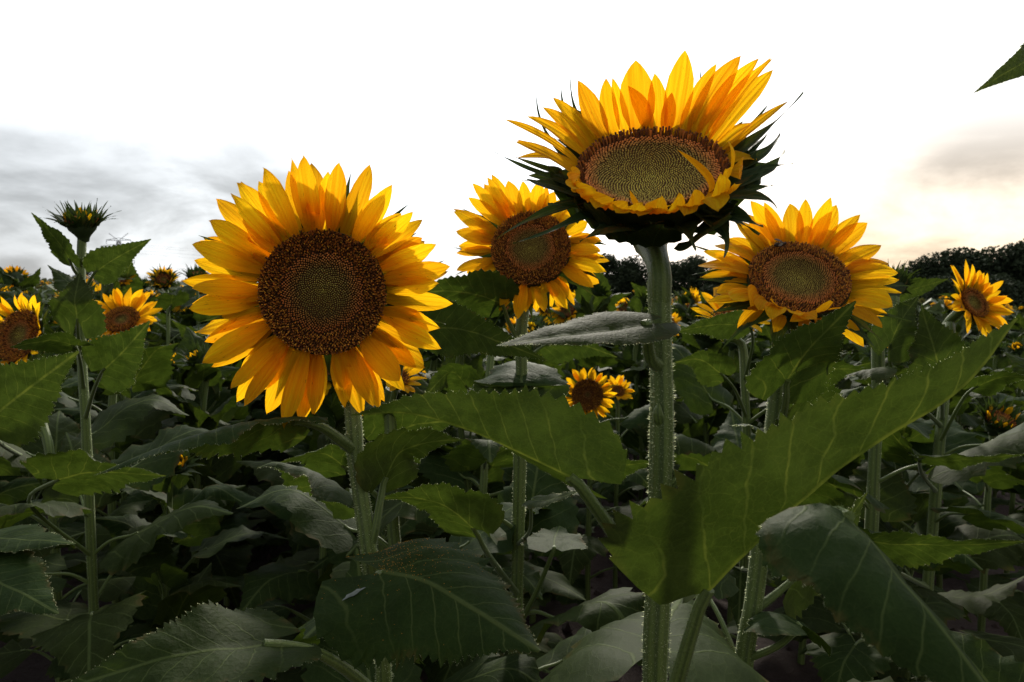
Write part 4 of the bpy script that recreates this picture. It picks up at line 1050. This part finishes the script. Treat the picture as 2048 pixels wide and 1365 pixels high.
def basis(n, roll):
    n, e1, e2 = disc_frame(n); c, s = math.cos(roll), math.sin(roll)
    a = e1 * c + e2 * s; b = np.cross(n, a); m = Matrix(np.column_stack([a, b, n]).tolist()); return m.to_4x4()


class Proto:
    """recipe of a field plant: [(part name, mesh, matrix, [sub-parts])]"""
    def __init__(self, seed):
        r = np.random.default_rng(seed + 40); self.parts = []; self.kind = 'bud' if seed % 12 in (1, 4, 6, 9, 11) else 'flower'
        h = 1.18; az = r.uniform(-1.2, 1.2) - math.pi / 2 + (math.pi if seed % 12 in (3,) else 0); el = r.uniform(.15, .9) if self.kind == 'flower' else r.uniform(.8, 1.4)
        n = np.array([math.cos(az) * math.cos(el), math.sin(az) * math.cos(el), math.sin(el)])
        C = np.array([r.normal(0, .03), r.normal(0, .03), h]); R = r.uniform(.042, .062) if self.kind == 'flower' else r.uniform(.030, .045)
        t = C - n * (R * .6 + .01)
        path = smooth_path([[0, 0, -.05], [r.normal(0, .02), r.normal(0, .02), .5], [C[0] * .6 - n[0] * .05, C[1] * .6 - n[1] * .05, .98], t - n * .03 - [0, 0, .03], t], 22)
        mb = MB(); tube(mb, path, np.linspace(.0135, .0085, 22), 9, .05); self.parts.append(('stem', mb.mesh('stem', [M_STEM]), Matrix.Identity(4), []))
        a = r.uniform(0, 6.28)
        for z in np.linspace(.22, 1.04, 18):
            a += 2.4 + r.normal(0, .25); i = int(np.argmin(np.abs(path[:, 2] - z))); s = (1.28 - .42 * (z / 1.1) ** 2) * r.uniform(.85, 1.15)
            m = Matrix.Translation(Vector(path[i])) @ Matrix.Rotation(a, 4, 'Z') @ Matrix.Rotation(r.normal(0, .18) - (r.uniform(.2, 1.15) if z > .42 else 0), 4, 'Y') @ Matrix.Scale(s, 4)
            self.parts.append(('leaf', LEAVES[int(r.integers(len(LEAVES)))], m, []))
        hm = Matrix.Translation(Vector(C)) @ basis(n, r.uniform(0, 6))
        if self.kind == 'flower':
            core = flower_core(R, seed, (r.uniform(.1, .5), .7)); mats = [M_RECEPT, M_DISC, M_FLORET, M_BRACT]
            self.near = core.mesh('flower_head', mats); sub = []
            cup = r.uniform(-.1, .7)
            full = MB(); full.v, full.f, full.uv, full.col, full.mi, full.n = list(core.v), list(core.f), list(core.uv), list(core.col), list(core.mi), core.n
            for i in range(26):
                th = i / 26 * 6.283 + r.uniform(-.1, .1); k = int(r.integers(8)); sc = r.uniform(.8, 1.15) * R / .052
                m = Matrix.Rotation(th, 4, 'Z') @ Matrix.Translation((R * .95, 0, -.003 * (i % 2))) @ Matrix.Rotation(-cup - r.normal(0, .12), 4, 'Y') @ Matrix.Scale(sc, 4)
                sub.append(('petal', PETALS[k], m, []))
                pv = np.array([m @ Vector(v.co) for v in PETALS[k].vertices]); g = np.zeros((len(pv), 3)); PETALS[k].attributes['luv'].data.foreach_get('vector', (tmp := np.zeros(len(pv) * 3, np.float32)))
                full.add(pv, grid_faces(7, 5), tmp.reshape(-1, 3), None, 4)
            self.far_head = full.mesh('flower_head', mats + [M_PETAL]); self.sub = sub
        else:
            core = bud_core(R, seed, r.random() < .5); self.near = self.far_head = core.mesh('flower_head', [M_RECEPT, M_BRACT, M_PETAL]); self.sub = []
        self.hm = hm; self.r = R

    def place(self, loc, rot, scale, detailed):
        root = obj('sunflower', None, None, loc); root.rotation_euler = (0, 0, rot); root.scale = (scale,) * 3; root.empty_display_size = .1
        for name, me, m, _ in self.parts:
            o = obj(name, me, root); o.matrix_local = m
        h = obj('flower_head', self.near if detailed else self.far_head, root); h.matrix_local = self.hm
        if detailed:
            for name, me, m, _ in self.sub:
                o = obj(name, me, h); o.matrix_local = m
        return root


PROTOS = [Proto(i) for i in range(12)]
heads_px = [(38, 672, 2.0, 90), (243, 640, 2.45, 75), (1175, 790, 2.75, 75), (1236, 783, 3.0, 40), (1948, 606, 1.95, 90), (163, 446, 1.72, 60), (328, 562, 4.2, 40), (393, 552, 4.6, 35), (2000, 845, 2.4, 60)]
cands = []
rp = np.random.default_rng(21)
for k in range(-60, 60):
    u = .35 + .75 * k
    for s in np.arange(.5, 60, .30):
        ss = s + rp.normal(0, .06); uu = u + rp.normal(0, .05)
        x = uu * .95 - ss * .31; y = uu * .31 + ss * .95
        if y < (1.55 if uu < -.3 else 2.1) or y > 52: continue
        if abs(x) > y * .74 + .5: continue
        if y > 15 and rp.random() < min(.75, (y - 15) / 25): continue
        cands.append((y, x))
for k, side in ((0, -1), (-1, 1), (0, 1), (-1, -1)):            # crowded plants lining the open lane
    for ss in np.arange(1.9, 7, .33):
        uu = .35 + .75 * k + side * rp.uniform(.10, .22); ss += rp.normal(0, .06); cands.append((uu * .31 + ss * .95, uu * .95 - ss * .31))
cands = [c for c in cands if c[0] > 1.55]
cands.sort()
placed = []; far = []
GROUP = {'flower': 'blooming sunflowers in the rows behind', 'bud': 'budding sunflowers in the rows behind'}
LABEL = {'flower': 'blooming sunflower among the crowded rows behind the large flowers',
         'bud': 'sunflower with a closed green bud among the crowded rows behind'}
for y, x in cands:
    z = float(gz(x, y)); h = rp.normal(1.27, .08) + (rp.uniform(.02, .24) if x < -.2 * y else 0) * min(1, y / 6)
    if y < 4: h = min(h, 1.45 - (665 - 575) / F * y + rp.uniform(-.10, .03))
    h = max(.85, min(1.58, h))
    if y < 2.1: h = rp.uniform(.86, 1.0)
    if len(placed) < 285:
        pi = int(rp.integers(12))
        if rp.random() < (.75 if y < 4.4 else .38 if x < -1 else .12): pi = (1, 4, 6, 9, 11)[pi % 5]
        hx = W0 / 2 + F * x / y
        if abs(hx - 1948) < 190 and y < 8: pi = (1, 4, 6, 9, 11)[pi % 5]; h = max(.85, min(h, 1.45 - (690 - 575) / F * y))
        hx, hy, hd = to_px((x, y, z + h)); ok = True
        for qx, qy, qd, qr in heads_px:
            if y < qd + .1 and abs(hx - qx) < qr + .14 / y * F and hy < qy + 120: ok = False
        if y < 2.6 and any(np.hypot(p.root.location.x - x, p.root.location.y - y) < .22 for p in (C, D, E, Fp, G, Hh, K, Xp, R_)): ok = False
        if not ok: continue
        pr = PROTOS[pi]; o = pr.place((x, y, z), rp.uniform(-.6, .6), h / 1.20, y < 5.0)
        tag(o, LABEL[pr.kind], 'sunflower', GROUP[pr.kind]); placed.append((o, pr))
    else: far.append((x, y, z, h))


# ---- the far field as one mass
def far_field():
    r = np.random.default_rng(4); n = len(far); A_ = np.array(far); mb = MB()
    base = A_[:, :3]; h = A_[:, 3]
    for _ in range(16):                                      # leaves: bent two-quad blades
        az = r.uniform(0, 6.283, n); z = h * (1 - np.abs(r.normal(0, .22, n)) - .04); L = r.uniform(.18, .30, n); wd = L * r.uniform(.3, .45, n)
        d = np.stack([np.cos(az), np.sin(az), np.zeros(n)], 1); s = np.stack([-np.sin(az), np.cos(az), np.zeros(n)], 1)
        s = s + np.stack([np.zeros(n), np.zeros(n), r.normal(0, .35, n)], 1)
        p0 = base + np.stack([np.zeros(n), np.zeros(n), z], 1) + d * .03; p1 = p0 + d * (L * .45)[:, None] + np.stack([0 * z, 0 * z, r.uniform(-.03, .08, n)], 1)
        p2 = p0 + d * L[:, None] + np.stack([0 * z, 0 * z, -L * r.uniform(0, .5, n)], 1)
        v = np.stack([p0, p1 - s * wd[:, None], p1 + [0, 0, -.015], p1 + s * wd[:, None], p2], 1).reshape(-1, 3)
        off = (np.arange(n) * 5)[:, None]
        f = np.concatenate([off + np.array([[0, 1, 2]]), off + np.array([[0, 2, 3]]), off + np.array([[1, 4, 2]]), off + np.array([[2, 4, 3]])])
        c = np.array([.060, .082, .030]) * r.uniform(.6, 1.5, (n, 1)); mb.add(v, f, None, np.repeat(c, 5, 0))
    # heads: yellow rings or green buds
    kk = 9; th = np.arange(kk) / kk * 6.283
    for i in range(n):
        az = r.uniform(-2.9, -.3); el = r.uniform(.1, .9); nn = np.array([math.cos(az) * math.cos(el), math.sin(az) * math.cos(el), math.sin(el)])
        _, e1, e2 = disc_frame(nn); Cx_ = base[i] + [0, 0, h[i]]; fl = r.random() < (.24 if base[i, 0] > -2 else .15); R = r.uniform(.07, .11) if fl else r.uniform(.035, .05)
        ring = e1[None] * np.cos(th)[:, None] + e2[None] * np.sin(th)[:, None]
        rr = R * np.where(np.arange(kk) % 2 == 0, 1.0, .72)[:, None] * r.uniform(.85, 1.15, (kk, 1)); lift = r.uniform(-.1, .5) * R
        v = np.concatenate([Cx_ + ring * R * .42, Cx_ + ring * rr + nn * lift, [Cx_ + nn * .01], [Cx_ - nn * R * .6]])
        f4 = tube_faces(2, kk); f3 = np.array([[j, (j + 1) % kk, 2 * kk] for j in range(kk)] + [[j, 2 * kk + 1, (j + 1) % kk] for j in range(kk)])
        yc = np.array([.80, .38, .008]) if fl else np.array([.045, .065, .022]); dc = np.array([.10, .05, .02]) if fl else np.array([.10, .09, .02])
        col = np.concatenate([np.tile(dc, (kk, 1)), np.tile(yc * r.uniform(.75, 1.1), (kk, 1)), [dc, [.03, .05, .02]]])
        mb.add(v, [f4, f3], None, col)
        s0 = base[i]; mb.add(np.array([s0 + [-.008, 0, 0], s0 + [.008, 0, 0], Cx_ + [.006, 0, 0], Cx_ - [.006, 0, 0]]), np.array([[0, 1, 2, 3]]), None, (.10, .14, .05))
    tag(obj('distant_sunflowers', mb.mesh('distant_sunflowers', [M_FAR], False)), 'distant sunflower field dotted with small yellow heads reaching the tree line', 'sunflower field', kind='stuff')


far_field()


# ------------------------------------------------------------------ trees, pylon
def tree_mesh(seed, H, Wd, low):
    r = np.random.default_rng(seed); tr = MB()
    tube(tr, smooth_path([[0, 0, -.3], [r.normal(0, .1), r.normal(0, .1), H * .35], [r.normal(0, .3), r.normal(0, .3), H * .85]], 10), np.linspace(.26, .06, 10) * H / 9, 8)
    cl = []
    for _ in range(16):
        a = r.uniform(0, 6.283); z = H * r.uniform(low + .08, .88); rad = Wd * math.sqrt(max(.05, 1 - ((z / H - .55) / .55) ** 2)) * r.uniform(.35, .85)
        p = np.array([math.cos(a) * rad, math.sin(a) * rad, z]); cl.append((p, H * r.uniform(.13, .22)))
        tube(tr, smooth_path([[0, 0, z * .55], p * [.5, .5, .88], p], 6), np.linspace(.09, .02, 6) * H / 9, 5)
    for z in (.45, .62, .8, .93): cl.append((np.array([r.normal(0, .3), r.normal(0, .3), H * z]), H * r.uniform(.12, .18)))
    n = 14000; ci = r.integers(0, len(cl), n); pc = np.array([c for c, _ in cl])[ci]; rs = np.array([s for _, s in cl])[ci]
    d = nrows(r.normal(0, 1, (n, 3))) * (r.random((n, 1)) ** .45); p = pc + d * rs[:, None] * [1.15, 1.15, .8]
    a = nrows(r.normal(0, 1, (n, 3))); b = nrows(np.cross(a, r.normal(0, 1, (n, 3)))); s = (r.uniform(.09, .22, n) * H / 9)[:, None]
    v = np.stack([p - a * s, p + b * s * .6, p + a * s, p - b * s * .6], 1).reshape(-1, 3)
    cr = MB(); cr.add(v, np.arange(n * 4).reshape(-1, 4))
    return tr.mesh('trunk', [M_BARK]), cr.mesh('crown', [M_TREE], False)


TREES = [tree_mesh(60 + i, 9, (3.2, 2.6, 3.6, 2.9, 2.3)[i], (.0, .05, -.02, .02, .0)[i]) for i in range(5)]


def tree(px, d, top_y, k, label, group=None, sx=1.0):
    x = (px - W0 / 2) / F * d; z = float(gz(np.clip(x, -60, 60), min(d, 60))) - .1
    topz = 1.45 + (575 - top_y) / F * d; H = topz - z; s = H / 8.9
    root = obj('tree', None, None, (x, d, z)); root.scale = (s * sx, s * sx, s); root.rotation_euler = (0, 0, px * .7); tag(root, label, 'tree', group)
    obj('trunk', TREES[k][0], root); obj('crown', TREES[k][1], root)


TG = 'dark trees along the right field edge'
TL = 'dark leafy tree in the tree line beyond the field'
for i, (px, d, ty) in enumerate([(925, 62, 600), (975, 60, 585), (1030, 60, 572), (1090, 58, 560), (1150, 58, 540), (1215, 57, 514), (1262, 57, 520), (1330, 56, 530), (1385, 55, 518), (1440, 55, 528), (1500, 54, 520), (1555, 54, 518),
                                 (1615, 54, 515), (1680, 53, 520), (1745, 53, 540), (1800, 52, 548), (1862, 52, 519), (1905, 51, 506), (1945, 50, 514), (1978, 50, 530), (2032, 48, 496), (2090, 48, 490), (2150, 48, 490),
                                 (1180, 50, 585), (1300, 50, 575), (1420, 48, 575), (1540, 47, 575), (1660, 46, 570), (1780, 46, 570), (1880, 45, 560), (1990, 44, 555), (1060, 53, 595)]):
    tree(px, d, ty, i % 5, {0: 'dark low tree at the left end of the tree line', 5: 'dark tree rising just left of the tallest flower neck', 8: 'dark tree just right of the tallest flower neck',
                            16: 'dark rounded tree above the half-open head, left of a gap', 20: 'dark tallest tree at the right edge of the tree line', 19: 'dark low tree filling the gap near the right edge'}.get(i, TL), TG, (1.05, 1.3, .95, 1.2)[(i * 7) % 4])
tree(168, 110, 522, 2, 'round dark tree alone on the skyline behind the spiky bud stem', None, .8)


def pylon():
    d = 420.0; x = (243 - W0 / 2) / F * d; zb_ = -3.0; top = 1.45 + (575 - 468) / F * d; H = top - zb_
    root = obj('power_pylon', None, None, (x, d, zb_)); tag(root, 'faint lattice power pylon on the skyline behind the left bud plant', 'pylon')
    def prism(mb, a, b, w=.14): tube(mb, np.array([a, b], float), w, 4)
    mb = MB(); lv = np.linspace(0, 1, 9); wd = lambda t: 3.6 * (1 - t) ** 1.2 + .7
    cs = [(-1, -1), (1, -1), (1, 1), (-1, 1)]
    for q in range(8):
        a, b = lv[q], lv[q + 1]
        for k in range(4):
            p = np.array([cs[k][0] * wd(a), cs[k][1] * wd(a), a * H * .88]); p2 = np.array([cs[k][0] * wd(b), cs[k][1] * wd(b), b * H * .88]); c2 = cs[(k + 1) % 4]
            prism(mb, p, p2, .22); q2 = np.array([c2[0] * wd(b), c2[1] * wd(b), b * H * .88]); q1 = np.array([c2[0] * wd(a), c2[1] * wd(a), a * H * .88])
            prism(mb, p, q2, .11); prism(mb, q1, p2, .11); prism(mb, p2, q2, .11)
    obj('tower', mb.mesh('tower', [M_STEEL], False), root)
    for zf, ln in ((.55, 8.5), (.78, 10.5), (.88, 7.0)):
        mb = MB()
        for s in (-1, 1):
            tip = np.array([s * ln, 0, H * zf + .4]); prism(mb, [0, 0, H * zf], tip, .16); prism(mb, [0, 0, H * zf + 1.6], tip, .14)
            for t in (.33, .66): prism(mb, [s * ln * t, 0, H * zf + .1], [s * ln * t, 0, H * zf + 1.6 - 1.2 * t], .1)
            prism(mb, tip, tip - [0, 0, 2.2], .16)
        obj('crossarm', mb.mesh('crossarm', [M_STEEL], False), root)
    mb = MB()
    for s in (-1, 1): prism(mb, [0, 0, H * .88], [s * 5.5, 0, H], .16)
    obj('earth_wire_peak', mb.mesh('earth_wire_peak', [M_STEEL], False), root)
    for j, (zf, ln) in enumerate(((.55, 8.5), (.78, 10.5), (.88, 7.0))):
        for s in (-1, 1):
            a = np.array([x + s * ln, d, zb_ + H * zf - 2.0]); b = a + np.array([230.0, -60, -2.0]); mid = (a + b) / 2 - [0, 0, 7]
            mb = MB(); tube(mb, smooth_path([a, mid, b], 24), .045, 3)
            o = obj('power_cable', mb.mesh('power_cable', [M_STEEL], True)); tag(o, 'thin power cable strung from the faint lattice pylon', 'cable', 'power cables of the pylon')


pylon()


# ------------------------------------------------------------------ labels that tell the field plants apart
MARKS = [('the frontal flower', 645, 585, 250), ('the cupped tallest flower', 1310, 330, 240), ('the tallest thick stem', 1322, 760, 30), ('the tilted right-hand flower', 1598, 556, 180),
         ('the flower with crossed bracts', 1060, 495, 140), ('the half-open right-edge head', 1950, 606, 70), ('the spiky bud plant', 163, 600, 60),
         ('the flower at the left edge', 38, 672, 60), ('the small flower with red-brown disc', 1175, 790, 55), ('the big leaf at lower right', 1640, 930, 120), ('the dark far bud', 393, 552, 25), ('the yellow-centred skyline bud', 328, 562, 30), ('the pylon', 243, 500, 30),
         ('the flower peeping over a leaf', 1462, 640, 50), ('the ribbed stem at right', 1752, 800, 20), ('the low spiky right bud', 2000, 845, 40), ('the small half-open head', 1236, 783, 25), ('the broad flower at left', 243, 640, 50), ('the far tree line', 1900, 560, 10), ('the slim bud stem', 970, 850, 15)]


def label_field():
    bpy.context.view_layer.update(); dg = bpy.context.evaluated_depsgraph_get(); rows = {}
    for o, pr in placed:
        c = o.matrix_world @ pr.hm @ Vector((0, 0, .012)); n = (o.matrix_world.to_3x3() @ pr.hm.to_3x3() @ Vector((0, 0, 1))).normalized()
        px, py, d = to_px(np.array(c))
        if not (5 < px < W0 - 5 and 5 < py < H0 - 5): continue
        seen = False
        for off in ((0, 0), (.6, 0), (-.6, 0), (0, .6)):
            q = c + Vector((off[0] * pr.r, 0, off[1] * pr.r)); v = (q - Vector(CAM)); ok, loc, _, _, ob, _ = SC.ray_cast(dg, Vector(CAM), v.normalized(), distance=v.length + .1)
            while ob is not None and ob.parent is not None: ob = ob.parent
            if ok and ob is not None and ob.name == o.name: seen = True; break
        if not seen: continue
        view = (Vector(CAM) - c).normalized(); f = n.dot(view)
        if pr.kind == 'bud': look = 'spiky green sunflower bud'
        elif f > .8: look = 'yellow sunflower facing the camera'
        elif f < .1: look = 'yellow sunflower turned away'
        elif n.z > .72: look = 'yellow sunflower facing up'
        elif n.x < -.35: look = 'yellow sunflower turned left'
        elif n.x > .35: look = 'yellow sunflower turned right'
        else: look = 'yellow sunflower tipped slightly upward'
        m = min(MARKS, key=lambda m: max(0, math.hypot(px - m[1], py - m[2]) - m[3]))
        dx, dy = px - m[1], py - m[2]; a = math.degrees(math.atan2(dy, dx)) % 360
        where = ('right of', 'below and right of', 'below', 'below and left of', 'left of', 'above and left of', 'above', 'above and right of')[int(((a + 22.5) % 360) // 45)]
        rows.setdefault((look, where, m[0]), []).append((d, o))
    for (look, where, m), lst in rows.items():
        lst.sort(key=lambda t: t[0])
        if len(lst) == 1: lst[0][1]['label'] = '%s %s %s' % (look, where, m)
        elif len(lst) < 4:
            for w, (d, o) in zip(('nearest', 'middle', 'farthest') if len(lst) == 3 else ('nearer', 'farther'), lst): o['label'] = '%s %s %s, %s' % (look, where, m, w)


label_field()
